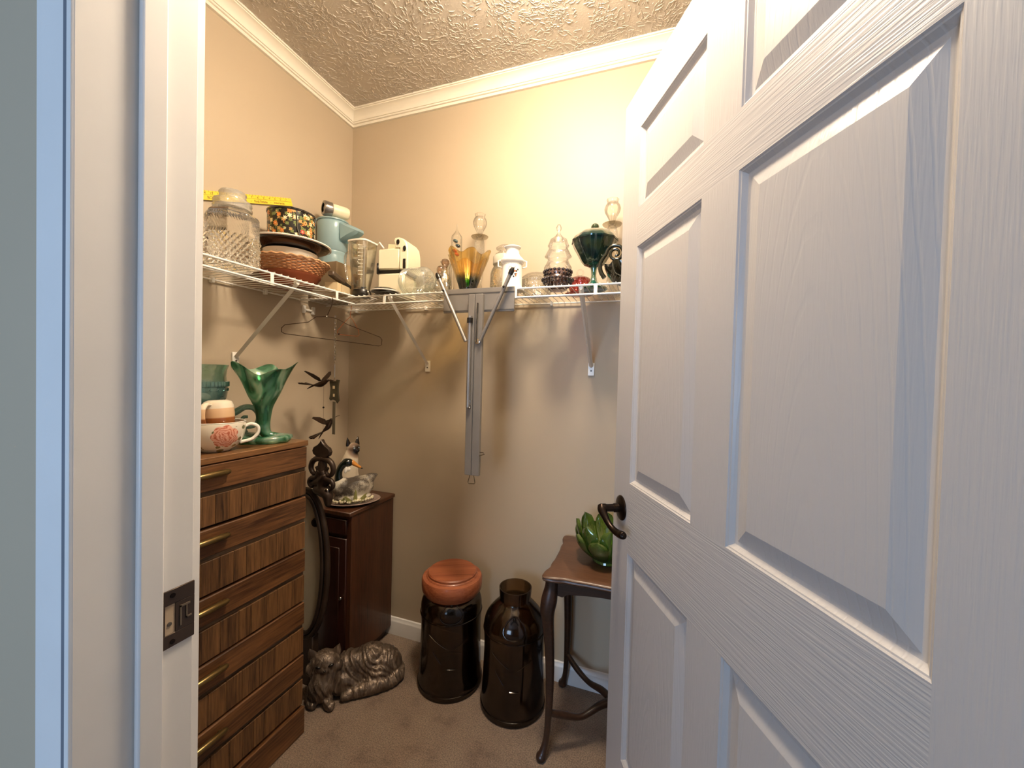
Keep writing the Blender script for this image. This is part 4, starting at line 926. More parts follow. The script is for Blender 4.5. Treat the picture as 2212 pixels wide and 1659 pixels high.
for n in nt_.nodes:
    if n.type in ('BSDF_TRANSPARENT',): L(nt_, rr_, 0, n, 'Color')
    if n.type == 'BSDF_PRINCIPLED': L(nt_, rr_, 0, n, 'Base Color')
x, y = -1.205, .962
t = thing('green_cornucopia_vase', 'swirled green glass horn vase with ruffled mouth and coiled base on the chest', 'vase', (x, y, TOPZ+.001), rz=fc(x, y))
def ruf(a, r, z):
    u = max(0, (z-.13)/.10); w = math.cos(3*a+1.1)*.6+math.cos(5*a)*.4
    return (r*(1+.20*w*u**1.5), z+.022*w*u*u+.006*math.cos(a)*u)
pv = [(.0195, .046), (.020, .068), (.026, .110), (.036, .135), (.047, .158), (.063, .200), (.078, .232), (.084, .240), (.080, .237), (.060, .200), (.044, .158), (.033, .135), (.023, .110), (.017, .070)]
pv = [p[:2] for p in interp(pv, 3)]
lathe_obj('horn', pv, GREENG, t, 90, ruf, smooth=75, at=(-.006, 0, 0))
pts = [(-.006, 0, .056, .0195), (-.002, 0, .034, .0180), (.012, -.004, .018, .0155), (.046, -.012, .014, .0135)]
for k in range(1, 22):
    a = -.45-k*PI*1.75/21; pts.append((.004+.074*math.cos(a), .004+.060*math.sin(a), .0125-.003*k/21, .0128-.0045*k/21))
pts = interp(pts, 2); G().tube([p[:3] for p in pts], [p[3] for p in pts], 14).obj('coiled_tail', GREENG, t)
G().at((-.004, -.03, .178), (rad(80), 0, 0)).tube(interp([(-.012, .016, 0), (0, .026, .004), (.014, .018, 0), (.012, .002, .002), (.020, -.012, 0), (.032, -.004, 0), (.034, .014, .004)], 4), .0055, 8).obj('pinched_fold', GREENG, t)
x, y = -1.365, .985
t = thing('blue_cornucopia_vase', 'grey-blue glass horn vase with curled tail behind the green one', 'vase', (x, y, TOPZ+.001), rz=fc(x, y))
BLUEG = thin_glass('grey blue glass', '#a3c0ba', '#6a8f8a', dens=.05, opac=.25)
pts = [(-.075, 0, .150, .040), (-.070, 0, .118, .030), (-.055, 0, .092, .020), (-.030, 0, .082, .014), (-.008, 0, .088, .012), (.018, 0, .104, .0105), (.045, 0, .100, .0095), (.060, 0, .075, .009), (.055, 0, .045, .0085), (.030, 0, .034, .008), (.012, 0, .048, .007), (.014, 0, .068, .006), (.028, 0, .070, .005)]
pts = interp(pts, 4); G().tube([p[:3] for p in pts], [p[3] for p in pts], 14).obj('horn', BLUEG, t)
lathe_obj('base', [(0, .001), (.048, 0), (.052, .004), (.046, .010), (.02, .016), (.012, .034), (.010, .05), (0, .05)], BLUEG, t, at=(.010, 0, 0))
# floral cup holding an upturned creamer
x, y = -1.192, .795
m_, nt_, b_ = newmat('rose printed ceramic'); tc_ = N(nt_, 'ShaderNodeTexCoord'); s3 = N(nt_, 'ShaderNodeSeparateXYZ'); L(nt_, tc_, 'Object', s3, 0)
def sub_(a, v): return math_(nt_, 'SUBTRACT', a, v)
dx_ = sub_(s3.outputs[0], .020); dz_ = sub_(s3.outputs[2], .048); dd = math_(nt_, 'SQRT', math_(nt_, 'ADD', math_(nt_, 'MULTIPLY', dx_, dx_), math_(nt_, 'MULTIPLY', dz_, dz_)))
an = math_(nt_, 'ARCTAN2', dz_, dx_); pn = N(nt_, 'ShaderNodeTexNoise'); pn.inputs['Scale'].default_value = 38; L(nt_, tc_, 'Object', pn, 'Vector')
ph = math_(nt_, 'ADD', math_(nt_, 'MULTIPLY', dd, 900.0), math_(nt_, 'MULTIPLY', pn.outputs['Fac'], 34.0)); ph = math_(nt_, 'ADD', ph, math_(nt_, 'MULTIPLY', math_(nt_, 'SINE', math_(nt_, 'MULTIPLY', an, 5.0)), 1.6))
pw = math_(nt_, 'MULTIPLY', math_(nt_, 'ADD', math_(nt_, 'SINE', ph), 1.0), .5); pr = ramp(nt_, [(0, S('#c4674a')), (.25, S('#e39a80')), (1, S('#f0b8a0'))]); nt_.links.new(pw, pr.inputs[0])
lim = math_(nt_, 'ADD', .028, math_(nt_, 'MULTIPLY', math_(nt_, 'ABSOLUTE', math_(nt_, 'SINE', math_(nt_, 'MULTIPLY', an, 3.5))), .005)); rose = math_(nt_, 'LESS_THAN', dd, lim)
front = math_(nt_, 'LESS_THAN', s3.outputs[1], 0.0); rose = math_(nt_, 'MULTIPLY', rose, front)
lv = N(nt_, 'ShaderNodeTexVoronoi'); lv.inputs['Scale'].default_value = 42; L(nt_, coords(nt_, (1, 1, 1.4)), 0, lv, 'Vector'); leaf = math_(nt_, 'LESS_THAN', lv.outputs['Distance'], .40)
rng = math_(nt_, 'LESS_THAN', dd, .062); leaf = math_(nt_, 'MULTIPLY', leaf, rng)
l2 = N(nt_, 'ShaderNodeTexNoise'); l2.inputs['Scale'].default_value = 26; L(nt_, tc_, 'Object', l2, 'Vector'); leaf = math_(nt_, 'MULTIPLY', leaf, math_(nt_, 'GREATER_THAN', l2.outputs['Fac'], .47))
lr = ramp(nt_, [(.4, S('#6f7452')), (.62, S('#a38a5c'))]); L(nt_, pn, 'Fac', lr, 0)
def over2(base, mask, colsock):
    mx = N(nt_, 'ShaderNodeMix', data_type='RGBA'); nt_.links.new(mask, mx.inputs[0])
    if isinstance(base, tuple): mx.inputs[6].default_value = base
    else: nt_.links.new(base, mx.inputs[6])
    nt_.links.new(colsock, mx.inputs[7]); return mx.outputs[2]
c = over2(S('#ece4d2'), leaf, lr.outputs[0]); c = over2(c, rose, pr.outputs[0]); nt_.links.new(c, b_.inputs['Base Color']); b_.inputs['Roughness'].default_value = .12; b_.inputs['Coat Weight'].default_value = .6
t = thing('floral_cup', 'oversized white teacup with a pink rose print at the front of the chest', 'cup', (x, y, TOPZ+.001), rz=fc(x, y))
lathe_obj('cup_body', wallprof([(0, 0), (.036, 0), (.040, .004), (.056, .016), (.068, .038), (.0725, .060), (.0735, .078), (.0725, .084)], .004), m_, t, 64)
lathe_obj('gilt_rim', [(.0722, .0835), (.0735, .085), (.0715, .0862), (.069, .085)], CERAM, t, 64)
G().tube(interp([(.070, -.004, .068), (.086, -.004, .074), (.1025, -.004, .064), (.102, -.004, .044), (.088, -.004, .028), (.066, -.004, .022), (.058, -.004, .020)], 5), [.0052]*31, 10, flat=1.3).obj('handle', CERAM, t)
m_, nt_, b_ = newmat('brown and cream glaze'); s3 = N(nt_, 'ShaderNodeSeparateXYZ'); L(nt_, coords(nt_), 0, s3, 0)
rr_ = ramp(nt_, [(0, S('#7a4118')), (.46, S('#97582a')), (.50, S('#d9b48c')), (.74, S('#dcb993')), (.76, S('#eadfca'))], 'LINEAR'); nt_.links.new(math_(nt_, 'MULTIPLY', s3.outputs[2], 1/.1), rr_.inputs[0]); L(nt_, rr_, 0, b_, 'Base Color'); b_.inputs['Roughness'].default_value = .1; b_.inputs['Coat Weight'].default_value = .5
def mug(name, lab, cx_, cy_, cz_, rzz, tilt):
    t = thing(name, lab, 'mug', (cx_, cy_, cz_), rot=(tilt, 0, rzz))
    lathe_obj('mug_body', [(.034, .0), (.0385, .002), (.040, .012), (.040, .060), (.0385, .082), (.034, .093), (.024, .098), (0, .0985)], m_, t, 48)
    G().tube(interp([(-.036, 0, .020), (-.052, 0, .022), (-.064, 0, .045), (-.062, 0, .074), (-.048, 0, .088), (-.032, 0, .084)], 5), .0055, 10, flat=1.7).obj('handle', m_, t); return t
mug('creamer', 'brown and cream glazed mug turned upside down inside the rose-print cup', x+.004, y+.006, TOPZ+.050, fc(x, y)+.95, rad(-3))
mug('creamer', 'second brown and cream glazed mug, half hidden by the door frame on the chest', -1.232, .668, TOPZ+.058, fc(x, y)+2.4, 0)
tb = thing('round_tin', 'low round cream tin under the half hidden brown mug', 'tin', (-1.232, .668, TOPZ+.001)); lathe_obj('tin_body', [(0, 0), (.052, 0), (.053, .003), (.053, .050), (0, .051)], CREAM, tb); lathe_obj('lid', [(.054, .040), (.0545, .056), (0, .0565)], CREAM, tb)

# ---------------------------------------------------------------- corner: cabinet, figures, mirror frame
MAHO = wood('dark red wood', '#321a0f', '#54301b', 'Z', .4, .8, 4, .25, (.25, .75)); MAHOD = wood('dark red wood face', '#240e08', '#3a1a10', 'Z', .4, .8, 4, .2, (.25, .75))
t = thing('small_cabinet', 'small dark red-brown wooden cabinet standing in the back left corner', 'cabinet', (-1.29, 1.44, 0))
g = G(); g.box((-.140, -.125, .045), (.138, .155, .672), .002); g.obj('body', MAHO, t, 20)
G().box((-.150, -.145, .672), (.145, .158, .690), .003).obj('top', MAHO, t); G().box((-.125, -.10, 0), (.115, .14, .046)).obj('plinth', MAHOD, t, 0)
dd_ = G().box((-.120, -.139, .590), (.120, -.125, .655), .003).obj('drawer', MAHOD, t); G().at((0, -.139, .622), (PI/2, 0, 0)).lathe([(0, 0), (.008, 0), (.006, .008), (.011, .014), (0, .018)], 18).obj('knob', BRONZE, dd_)
dr_ = G().box((-.120, -.137, .060), (.120, -.125, .575), .003).obj('door', MAHOD, t)
G().box((-.088, -.141, .100), (.088, -.137, .535), .0018).obj('raised_panel', MAHOD, dr_); G().ball((.104, -.146, .33), .008, 14, 10).obj('knob', CHROME, dr_)
x, y = -1.235, 1.415
t = thing('oval_plate', 'oval mauve-rimmed plate under the ceramic goose on the cabinet', 'plate', (x, y, .691), rz=fc(x, y))
G().at((0, 0, 0), (0, 0, 0), (1.0, .80, 1)).lathe([(0, 0), (.080, 0), (.092, .003), (.112, .010), (.116, .0125), (.112, .0145), (.09, .008), (0, .005)], 64).obj('dish', plain('mauve grey glaze', '#8f7b74', .2, coat=.4), t)
m_, nt_, b_ = newmat('mottled goose feathers'); mp_ = coords(nt_); n_ = N(nt_, 'ShaderNodeTexNoise'); n_.inputs['Scale'].default_value = 14; n_.inputs['Detail'].default_value = 4; L(nt_, mp_, 0, n_, 'Vector')
n2_ = N(nt_, 'ShaderNodeTexNoise'); n2_.inputs['Scale'].default_value = 300; L(nt_, mp_, 0, n2_, 'Vector'); k_ = math_(nt_, 'ADD', n_.outputs['Fac'], math_(nt_, 'MULTIPLY', sub_(n2_.outputs['Fac'], .5) if False else n2_.outputs['Fac'], .22))
rr_ = ramp(nt_, [(.52, S('#4a423a')), (.58, S('#8a8172')), (.68, S('#cfc7b6'))]); nt_.links.new(k_, rr_.inputs[0]); L(nt_, rr_, 0, b_, 'Base Color'); b_.inputs['Roughness'].default_value = .5; bump(nt_, b_, n2_.outputs['Fac'], .4, .002)
x, y = -1.235, 1.410
t = thing('ceramic_goose', 'ceramic goose with black neck and orange bill sitting on an oval plate', 'figurine', (x, y, .700), rz=fc(x, y)+rad(4))
blob('body', [('s', (.004, 0, .052), (.078, .052, .050)), ('s', (.030, 0, .062), (.060, .045, .046)), ('s', (-.042, 0, .064), (.042, .042, .042)), ('t', [(.055, 0, .080), (.080, 0, .098), (.098, .0, .106)], [.030, .020, .008]), ('s', (.0, 0, .018), (.080, .058, .018)), ('s', (.015, -.038, .066), (.055, .016, .032), (0, rad(-12), 0))], m_, t, .004, 6)
GBL = plain('glossy black green glaze', '#0e1612', .1, coat=.8, vary=.4)
nk = blob('neck_and_head', [('t', [(-.050, 0, .078), (-.058, 0, .105), (-.056, 0, .135), (-.044, 0, .158), (-.028, 0, .170)], [.024, .0175, .0145, .0155, .019]), ('s', (-.022, -.002, .170), (.024, .018, .0185))], GBL, t, .003, 5)
BILL = plain('orange bill glaze', '#d18a3a', .25, coat=.4, vary=.1)
blob('bill', [('t', [(-.004, -.003, .170), (.012, -.005, .158), (.030, -.007, .146)], [.0115, .0085, .0055]), ('s', (.022, -.006, .151), (.012, .009, .005), (0, rad(35), 0))], BILL, t, .0022, 3)
G().ball((.036, -.0075, .142), (.005, .004, .003), 12, 8).obj('bill_tip', BLACKP, t)
for s in (-1, 1): G().ball((-.012, s*.0155-.002, .176), .0032, 12, 8).obj('eye', BLACKP, t)
blob('collar_patch', [('s', (-.030, -.013, .140), (.007, .005, .015), (0, rad(10), 0)), ('s', (-.018, -.014, .143), (.008, .005, .010))], CERAM, t, .002, 2)
LEAFM = plain('glazed reed leaf', '#8b8a4e', .3, coat=.3, vary=.2)
for i, (lx, a, h) in enumerate(((.008, 0, .062), (-.010, -38, .045), (.026, 36, .050), (-.045, 20, .030), (.052, -10, .030))):
    yy = -.054*math.sqrt(max(.05, 1-(lx/.085)**2))-.003
    G().at((lx, yy, .006), (rad(6), rad(a), 0)).prism([(-.006, 0), (-.008, h*.35), (-.004, h*.75), (0, h), (.004, h*.75), (.008, h*.35), (.006, 0)], -.003, .001, .001).obj('leaf', LEAFM, t)
g = G(); rb_ = random.Random(2)
for i in range(26):
    a = rad(200+i*150/25+rb_.uniform(-3, 3)); g.ball((.088*math.cos(a), .062*math.sin(a), .008+rb_.random()*.008), .0045+rb_.random()*.002, 8, 6)
bb_ = g.obj('blossom_frill', plain('cream blossom glaze', '#cfc6a6', .3, coat=.3, vary=.15), t); bb_['kind'] = 'stuff'
# siamese cat
x, y = -1.350, 1.520
m_, nt_, b_ = newmat('siamese coat glaze'); s3 = N(nt_, 'ShaderNodeSeparateXYZ'); L(nt_, coords(nt_), 0, s3, 0)
ax = math_(nt_, 'SUBTRACT', s3.outputs[0], .014); az_ = math_(nt_, 'SUBTRACT', s3.outputs[2], .206); ay = math_(nt_, 'ADD', s3.outputs[1], .030)
q_ = math_(nt_, 'SQRT', math_(nt_, 'ADD', math_(nt_, 'ADD', math_(nt_, 'MULTIPLY', ax, ax), math_(nt_, 'MULTIPLY', az_, az_)), math_(nt_, 'MULTIPLY', ay, ay)))
rr_ = ramp(nt_, [(.32, S('#1d1512')), (.62, S('#a08672')), (.80, S('#dccfb8'))]); nt_.links.new(math_(nt_, 'MULTIPLY', q_, 18.0), rr_.inputs[0]); L(nt_, rr_, 0, b_, 'Base Color'); b_.inputs['Roughness'].default_value = .15; b_.inputs['Coat Weight'].default_value = .5
t = thing('siamese_cat_figurine', 'seated cream siamese cat figurine with dark face behind the goose', 'figurine', (x, y, .692), rz=fc(x, y)+rad(32))
blob('body', [('s', (-.010, .006, .048), (.052, .045, .048)), ('t', [(-.010, .004, .070), (-.006, -.002, .120), (.000, -.006, .165), (.006, -.008, .200)], [.050, .044, .036, .028]), ('s', (.010, -.010, .214), (.031, .030, .026)), ('s', (.016, -.034, .203), (.013, .012, .010)), ('t', [(.0, -.04, .014), (.0, -.036, .05), (.0, -.022, .11)], [.014, .012, .014]), ('t', [(.024, -.034, .014), (.022, -.032, .05), (.014, -.020, .11)], [.014, .012, .014])], m_, t, .004, 5)
EARD = plain('dark seal brown glaze', '#1a120f', .2, coat=.5)
for s, lx in ((-1, -.012), (1, .032)):
    G().at((lx, -.006, .226), (rad(-4), rad(s*9), 0), (1, .55, 1)).lathe([(0, 0), (.0135, 0), (.012, .010), (.007, .026), (.001, .040), (0, .0405)], 20).obj('ear', EARD, t)
for lx in (.0, .022): G().ball((lx, -.0355, .216), (.0048, .003, .0042), 12, 8).obj('eye', plain('pale blue eye', '#9fb4bc', .05, coat=1) if 'pale blue eye' not in MATS else MATS['pale blue eye'], t)
G().ball((.017, -.0460, .206), (.004, .003, .003), 10, 6).obj('nose', EARD, t)
# mirror frame
FRM = plain('dark bronze resin', '#3a2d24', .4, .35, vary=.25, nscale=120, nstr=.25)
x, y = -1.295, 1.222
t = thing('oval_mirror_frame', 'ornate dark oval frame with scrolled crest and flat cream panel, between chest and cabinet', 'mirror frame', (x, y, .49))
RA, RB = .112, .300
el = lambda ra, rb, y0, n=90: [(ra*math.cos(2*PI*i/n), y0, rb*math.sin(2*PI*i/n)) for i in range(n)]
G().tube(el(RA, RB, -.004), .0115, 12, closed=True).obj('outer_moulding', FRM, t); G().tube(el(RA-.020, RB-.020, -.010), .0085, 12, closed=True).obj('inner_moulding', FRM, t)
G().at((0, 0, 0), (PI/2, 0, 0), (RA-.012, RB-.012, 1)).lathe([(0, -.012), (1, -.012), (1, .002), (0, .002)], 72).obj('cream_panel', plain('plain cream fill', '#c2b69c', .7, vary=.03), t)  # flat cream disc filling the oval
G().at((.050, -.003, .175), (PI/2, 0, 0)).lathe([(0, 0), (.017, 0), (.018, .004), (.015, .010), (0, .012)], 28).obj('round_knob', BRONZE, t); G().at((.050, -.003, .222), (PI/2, 0, 0)).lathe([(0, 0), (.0045, 0), (.004, .002), (0, .003)], 14).obj('screw', BRONZE, t)
def mir(p): return [(-a, b) for a, b in reversed(p)]
half = [(0, .520), (.010, .506), (.022, .496), (.038, .488), (.045, .474), (.040, .460), (.026, .452), (.016, .448), (.0, .446)]
G().at((.085, -.012, -.008)).prism(half+mir(half)[1:-1], -.009, .009, .003).obj('crest_finial', FRM, t)
for s in (-1, 1):
    c0 = interp([(.0, .443), (s*.026, .442), (s*.048, .428), (s*.056, .404), (s*.046, .384), (s*.028, .382), (s*.020, .396), (s*.028, .410)], 5)
    G().tube([(p[0]+.085, -.012, p[1]-.008) for p in c0], [.0125-.006*i/len(c0) for i in range(len(c0))], 10).obj('crest_scroll', FRM, t)
    c1 = interp([(s*.006, .395), (s*.022, .370), (s*.050, .362), (s*.060, .345), (s*.048, .330), (s*.034, .338)], 5)
    G().tube([(p[0]+.085, -.016, p[1]-.008) for p in c1], [.0115-.005*i/len(c1) for i in range(len(c1))], 10).obj('leaf_scroll', FRM, t)
blob('crest_block', [('s', (.085, -.010, .405), (.022, .012, .036)), ('s', (.085, -.012, .350), (.045, .014, .026)), ('t', [(.085, -.012, .44), (.085, -.012, .30)], [.012, .016]), ('t', [(.03, -.012, .33), (.085, -.016, .352), (.105, -.022, .372)], [.010, .013, .009]), ('t', [(.06, -.01, .31), (.112, -.012, .300), (.118, -.012, .262)], [.018, .022, .014])], FRM, t, .004, 3)
G().ball((.118, -.022, .316), (.011, .006, .010), 14, 10).obj('glass_jewel', CHROME, t)
G().box((-.040, -.012, -.489), (.050, .022, -.285), .004).obj('lower_block', FRM, t)
# ---------------------------------------------------------------- cat statue on the carpet
m_, nt_, b_ = newmat('bronzed resin fur'); mp_ = coords(nt_)
w_ = N(nt_, 'ShaderNodeTexNoise'); w_.inputs['Scale'].default_value = 60; w_.inputs['Detail'].default_value = 3; w_.inputs['Distortion'].default_value = 1.2; L(nt_, coords(nt_, (1, 1, .28), rot=(0, .35, 0)), 0, w_, 'Vector')
n_ = N(nt_, 'ShaderNodeTexNoise'); n_.inputs['Scale'].default_value = 9; n_.inputs['Detail'].default_value = 3; L(nt_, mp_, 0, n_, 'Vector'); k_ = math_(nt_, 'ADD', math_(nt_, 'MULTIPLY', w_.outputs['Fac'], .6), math_(nt_, 'MULTIPLY', n_.outputs['Fac'], .4))
rr_ = ramp(nt_, [(.32, S('#3a2f27')), (.52, S('#66574a')), (.68, S('#9a8876'))]); nt_.links.new(k_, rr_.inputs[0]); L(nt_, rr_, 0, b_, 'Base Color'); b_.inputs['Roughness'].default_value = .38; b_.inputs['Metallic'].default_value = .4; bump(nt_, b_, w_.outputs['Fac'], .8, .004)
x, y = -1.093, 1.278
t = thing('cat_statue', 'bronze-coloured long-haired cat statue curled up on the carpet', 'statue', (x, y, 0), rz=fc(x, y)-rad(2))
def fur(co):
    out = np.empty(len(co))
    for i, p in enumerate(co):
        n1 = noise.noise(Vector((p[0]*15, p[1]*15, p[2]*11))); n2 = noise.noise(Vector((p[0]*7+5, p[1]*7, p[2]*7)))
        face = max(0, min(1, (math.dist(p, (-.103, -.060, .136))-.042)/.03))
        out[i] = (.0020*math.sin(p[0]*190+n1*9+n2*14+p[2]*110)+.0012*math.sin(p[0]*430+n1*16+p[2]*160)+.003*n1)*face*min(1, max(0, p[2])/.02)
    return out
blob('body', [('s', (.108, .010, .066), (.078, .066, .068)), ('s', (.060, .012, .080), (.085, .060, .070)), ('s', (-.010, .008, .078), (.080, .058, .066)), ('s', (-.085, -.004, .072), (.066, .058, .072)), ('s', (-.100, -.030, .088), (.056, .046, .058)),
    ('s', (-.108, -.024, .142), (.056, .044, .040)), ('s', (-.148, -.032, .126), (.028, .026, .024)), ('s', (-.068, -.036, .126), (.027, .025, .024)), ('s', (-.103, -.060, .130), (.020, .013, .013)), ('s', (-.103, -.052, .117), (.022, .016, .012)), ('s', (-.108, -.040, .100), (.050, .030, .030)),
    ('s', (-.115, -.052, .060), (.050, .036, .056)), ('t', [(-.100, -.05, .03), (-.090, -.082, .016), (-.080, -.098, .014)], [.024, .018, .016]), ('t', [(-.150, -.04, .03), (-.150, -.064, .016), (-.142, -.076, .014)], [.022, .017, .014]),
    ('t', [(.155, .03, .040), (.166, -.010, .032), (.132, -.044, .027), (.070, -.056, .026), (.010, -.062, .024), (-.035, -.072, .018)], [.034, .033, .031, .029, .025, .014]), ('s', (-.030, -.030, .050), (.070, .040, .048)), ('s', (.095, -.030, .055), (.056, .036, .048))], m_, t, .0036, 4, fine=fur)
for lx, s in ((-.150, -1), (-.068, 1)):
    G().at((lx, -.020, .168), (rad(8), rad(s*20), 0), (1, .45, 1)).lathe([(0, -.008), (.019, -.008), (.017, .006), (.010, .022), (.0015, .036), (0, .0365)], 20).obj('ear', m_, t)
EYED = plain('dark hollow eye', '#15100c', .3)
for lx in (-.127, -.082): G().at((lx, -.0625, .147), (0, rad(14 if lx < -.1 else -14), rad(14 if lx > -.1 else -14))).ball((0, 0, 0), (.0105, .0055, .0058), 14, 8).obj('eye', EYED, t)
G().ball((-.1035, -.0735, .1355), (.0052, .004, .0038), 12, 8).obj('nose', EYED, t)
# ---------------------------------------------------------------- big glass jars
m_ = thin_glass('smoked brown glass', (.56, .46, .36), (.13, .10, .075), rough=.12, dens=.03, gloss=.6)
AMB = m_
LIDW = wood('cedar lid', '#7a3a20', '#aa6644', 'X', .4, 1.0, 6, .3, (.2, .8))
def big_jar(name, lab, x, y, prof, med_z, med_r, wide):
    t = thing(name, lab, 'jar', (x, y, .001), rz=fc(x, y))
    body = [p[:2] for p in interp(prof, 3)]
    lathe_obj('glass_body', wallprof(body, .004), AMB, t, 64, smooth=50)
    lathe_obj('base_shade_disc', [(0, .003), (wide-.012, .003), (wide-.010, .010), (wide-.014, .018), (0, .020)], plain('base shade black', '#0f0c0a', .15, coat=.5) if 'base shade black' not in MATS else MATS['base shade black'], t, 48)  # black disc paints in the shaded carpet seen through the jar bottom
    def rz_at(z):
        for (r0_, z0_), (r1_, z1_) in zip(body, body[1:]):
            if z0_ <= z <= z1_ and z1_ > z0_: return r0_+(r1_-r0_)*(z-z0_)/(z1_-z0_)
        return wide
    def surf(a, z, k=.001): r = rz_at(z)+k; return (r*math.sin(a), -r*math.cos(a), z)
    ring_ = []
    for i in range(40):
        u = 2*PI*i/40; ring_.append(surf(.36*math.cos(u)*(1-.18*math.sin(u)), med_z+.034*math.sin(u)))
    G().tube(ring_, .0028, 8, closed=True).obj('embossed_medallion', AMB, t)
    G().tube([surf(.16*math.cos(u), med_z+.004+.018*math.sin(u)) for u in np.linspace(.5, 2.6, 10)], .002, 6).obj('embossed_arc', AMB, t)
    G().ball(surf(0, med_z+.026), (.006, .004, .009), 12, 8).obj('embossed_stud', AMB, t)
    for a0, a1, z0_, z1_ in ((-.75, -.15, .25, .21), (.12, .60, .205, .235), (-.1, .16, .13, .128), (-.6, -.3, .19, .15)):
        G().tube([surf(a0+(a1-a0)*k/6, z0_+(z1_-z0_)*k/6) for k in range(7)], .0018, 6).obj('embossed_line', AMB, t)
    for z in (.020, prof[-6][1] if False else .300):
        G().tube([surf(2*PI*i/60, z, .0) for i in range(60)], .003, 7, closed=True).obj('moulded_ring', AMB, t)
    return t
t = big_jar('lidded_jar', 'tall smoked brown glass milk-can jar with a round reddish wooden lid on the carpet', -.752, 1.452,
    [(0, .0), (.118, .0), (.129, .008), (.1305, .030), (.127, .055), (.1235, .16), (.1225, .24), (.1245, .300), (.1235, .335), (.116, .355), (.100, .370), (.090, .380), (.086, .392)], .340, 0, .128)
lathe_obj('wooden_lid', [(0, .372), (.092, .372), (.112, .375), (.122, .390), (.124, .405), (.124, .430), (.119, .440), (.106, .443), (.104, .447), (.100, .449), (.100, .456), (.096, .460), (0, .461)], LIDW, t, 64)
big_jar('open_jar', 'smoked brown glass milk-can jar without a lid, between lidded jar and side table', -.470, 1.438,
    [(0, .0), (.112, .0), (.122, .008), (.1235, .030), (.121, .06), (.117, .16), (.1155, .24), (.118, .300), (.117, .325), (.108, .350), (.086, .378), (.066, .398), (.0600, .406), (.0600, .412), (.0625, .440), (.063, .453)], .350, 0, .122)

# ---------------------------------------------------------------- side table and green petal bowl
TBL = wood('dark walnut stain', '#21140d', '#3a2418', 'X', .38, .9, 4, .15, (.2, .8)); TBT = wood('walnut table top', '#422b1e', '#5f412e', 'X', .42, .9, 4, .1, (.2, .8))
TX0, TX1, TY0, TY1, TZ = -.318, .135, 1.236, 1.602, .622
t = thing('side_table', 'dark wooden side table with serpentine top and curved legs behind the door edge', 'table', ((TX0+TX1)/2, (TY0+TY1)/2, 0))
hx, hy = (TX1-TX0)/2, (TY1-TY0)/2
def outline(n=120):
    P = []
    def side(L_, s):   # offset inward along a side, s in 0..1
        e = min(s, 1-s)*L_; return .013*max(0, min(1, (e-.035)/.045))**2*(3-2*max(0, min(1, (e-.035)/.045)))-.004*math.exp(-((e-.105)/.02)**2)
    for k in range(n//4): s = k/(n//4); P.append((-hx+2*hx*s, -hy+side(2*hx, s)))
    for k in range(n//4): s = k/(n//4); P.append((hx-side(2*hy, s), -hy+2*hy*s))
    for k in range(n//4): s = k/(n//4); P.append((hx-2*hx*s, hy-side(2*hx, s)))
    for k in range(n//4): s = k/(n//4); P.append((-hx+side(2*hy, s), hy-2*hy*s))
    Q = []
    for i in range(n): Q.append(tuple((P[i-1][j]+2*P[i][j]+P[(i+1) % n][j])/4 for j in (0, 1)))
    return Q
OL = outline(); V = []; F = []; lv_ = [(.600, .010), (.603, .004), (.608, .001), (.612, .0035), (.6135, .0035), (.616, .0005), (.6195, .003), (.622, .009), (.622, .03)]
for z, ins in lv_:
    for px_, py_ in OL: V.append((px_*(1-ins/hx), py_*(1-ins/hy), z))
n = len(OL)
for l in range(len(lv_)-1):
    for i in range(n): F.append((l*n+i, l*n+(i+1) % n, (l+1)*n+(i+1) % n, (l+1)*n+i))
F += [tuple(range(n)), tuple(range((len(lv_)-1)*n, len(lv_)*n))]
G().add(V, F).obj('table_top', TBT, t, 35)
for sx in (-1, 1):
    for sy in (-1, 1):
        cx_, cy_ = sx*(hx-.030), sy*(hy-.030); o = (sx*.7071, sy*.7071)
        P = [(0, .602, .021), (.001, .575, .022), (.008, .535, .0265), (.014, .500, .0245), (.010, .455, .0200), (.002, .38, .0165), (-.003, .28, .0145), (-.003, .18, .0125), (.001, .10, .0105), (.007, .055, .0105), (.016, .025, .0135), (.022, .012, .0175), (.023, .004, .015), (.023, .0, .012)]
        P = interp(P, 4); G().tube([(cx_+o[0]*a, cy_+o[1]*a, z) for a, z, r in P], [r for a, z, r in P], 14).obj('leg', TBL, t)
def apron(x0, y0, x1, y1):
    ln = math.hypot(x1-x0, y1-y0); o_ = [(0, .602), (ln, .602), (ln, .552), (ln-.03, .548), (ln-.05, .560)]+[(ln-.05-(ln-.1)*k/8, .560+.014*math.sin(PI*k/8)) for k in range(1, 8)]+[(.05, .560), (.03, .548), (0, .552)]
    G().at((x0, y0, 0), (0, 0, math.atan2(y1-y0, x1-x0))).prism(o_, -.008, .008, .002).obj('apron', TBL, t)
ax_, ay_ = hx-.036, hy-.036
apron(-ax_, -ay_, ax_, -ay_); apron(-ax_, ay_, ax_, ay_); apron(-ax_, -ay_, -ax_, ay_); apron(ax_, -ay_, ax_, ay_)
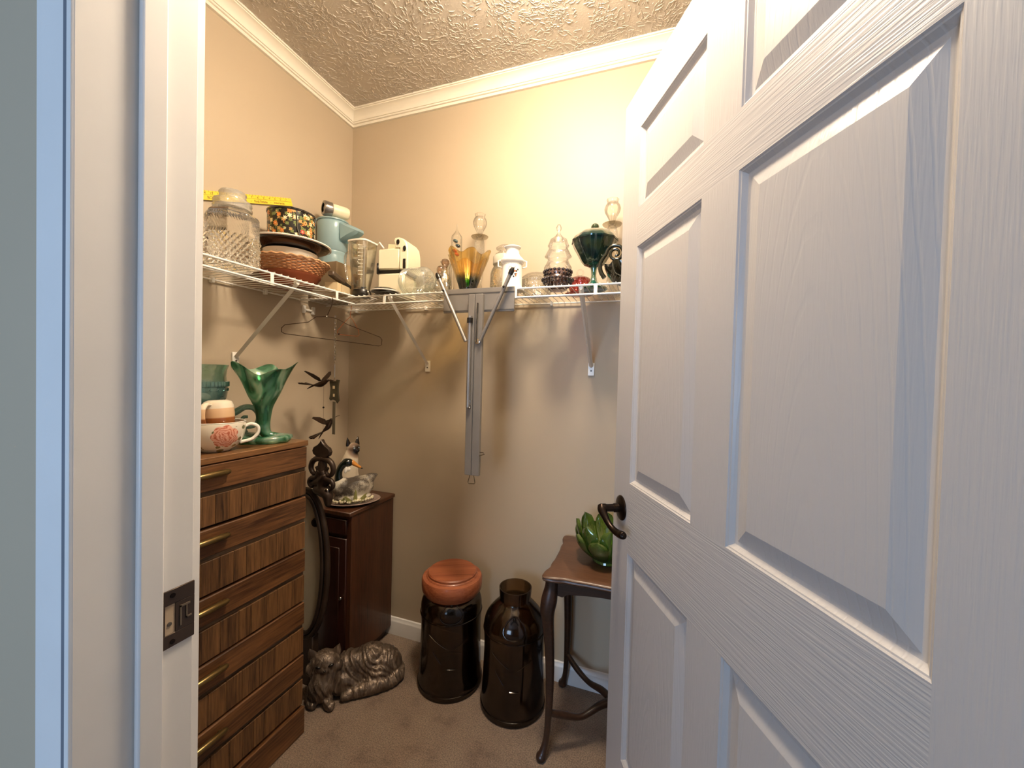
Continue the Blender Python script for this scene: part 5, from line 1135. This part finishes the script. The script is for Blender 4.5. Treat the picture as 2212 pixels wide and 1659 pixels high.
for sx in (-1, 1):
    for sy in (-1, 1):
        a0 = Vector((sx*(hx-.034), sy*(hy-.034), .150)); P = interp([(a0.x, a0.y, .150, .010), (a0.x*.78, a0.y*.78, .128, .0115), (a0.x*.5, a0.y*.55, .112, .010), (a0.x*.22, a0.y*.25, .130, .0125), (0, 0, .132, .014)], 5)
        G().tube([p[:3] for p in P], [p[3] for p in P], 10).obj('stretcher', TBL, t)
G().at((0, 0, .132)).lathe([(0, -.020), (.014, -.018), (.022, -.008), (.022, .010), (.012, .018), (.007, .024), (.009, .032), (0, .040)], 24).obj('stretcher_boss', TBL, t)
PET = thin_glass('green petal glass', '#9ab85c', '#24501c', dens=.05, opac=.14)
x, y = -.128, 1.425
t = thing('petal_bowl', 'green glass bowl of overlapping petals on the side table', 'bowl', (x, y, TZ+.001), rz=.2)
def petal(hh, spread, wd):
    V = []; F = []; nu, nv = 12, 10
    for lay in (0, 1):
        for i in range(nv+1):
            v = i/nv; z = .006+hh*v; r = .038+spread*(1-(1-v)**2.2); wv = wd*((.55+.45*v/.68) if v < .68 else math.sqrt(max(0, 1-((v-.68)/.32)**2)))
            for k in range(nu+1):
                u = -1+2*k/nu; a = u*wv/max(r, .05); rr0 = r-.010*(1-u*u)*0+.008*(-(u*u))+lay*.003; V.append((rr0*math.cos(a), rr0*math.sin(a), z))
    m0 = (nu+1)*(nv+1)
    for lay in (0, 1):
        for i in range(nv):
            for k in range(nu): a = lay*m0+i*(nu+1)+k; F.append((a, a+1, a+nu+2, a+nu+1))
    return G().add(V, F)
first = {}
for row, (hh, spread, wd, off) in enumerate(((.138, .070, .038, 0), (.098, .078, .038, PI/8))):
    for i in range(8):
        if row not in first: o = petal(hh, spread, wd).obj('petal', PET, t, 60); first[row] = o
        else: o = first[row].copy(); sc.collection.objects.link(o)
        o.rotation_euler = (0, 0, off+2*PI*i/8)
lathe_obj('bowl_base', [(0, 0), (.046, 0), (.050, .004), (.048, .012), (.036, .016), (0, .014)], PET, t)
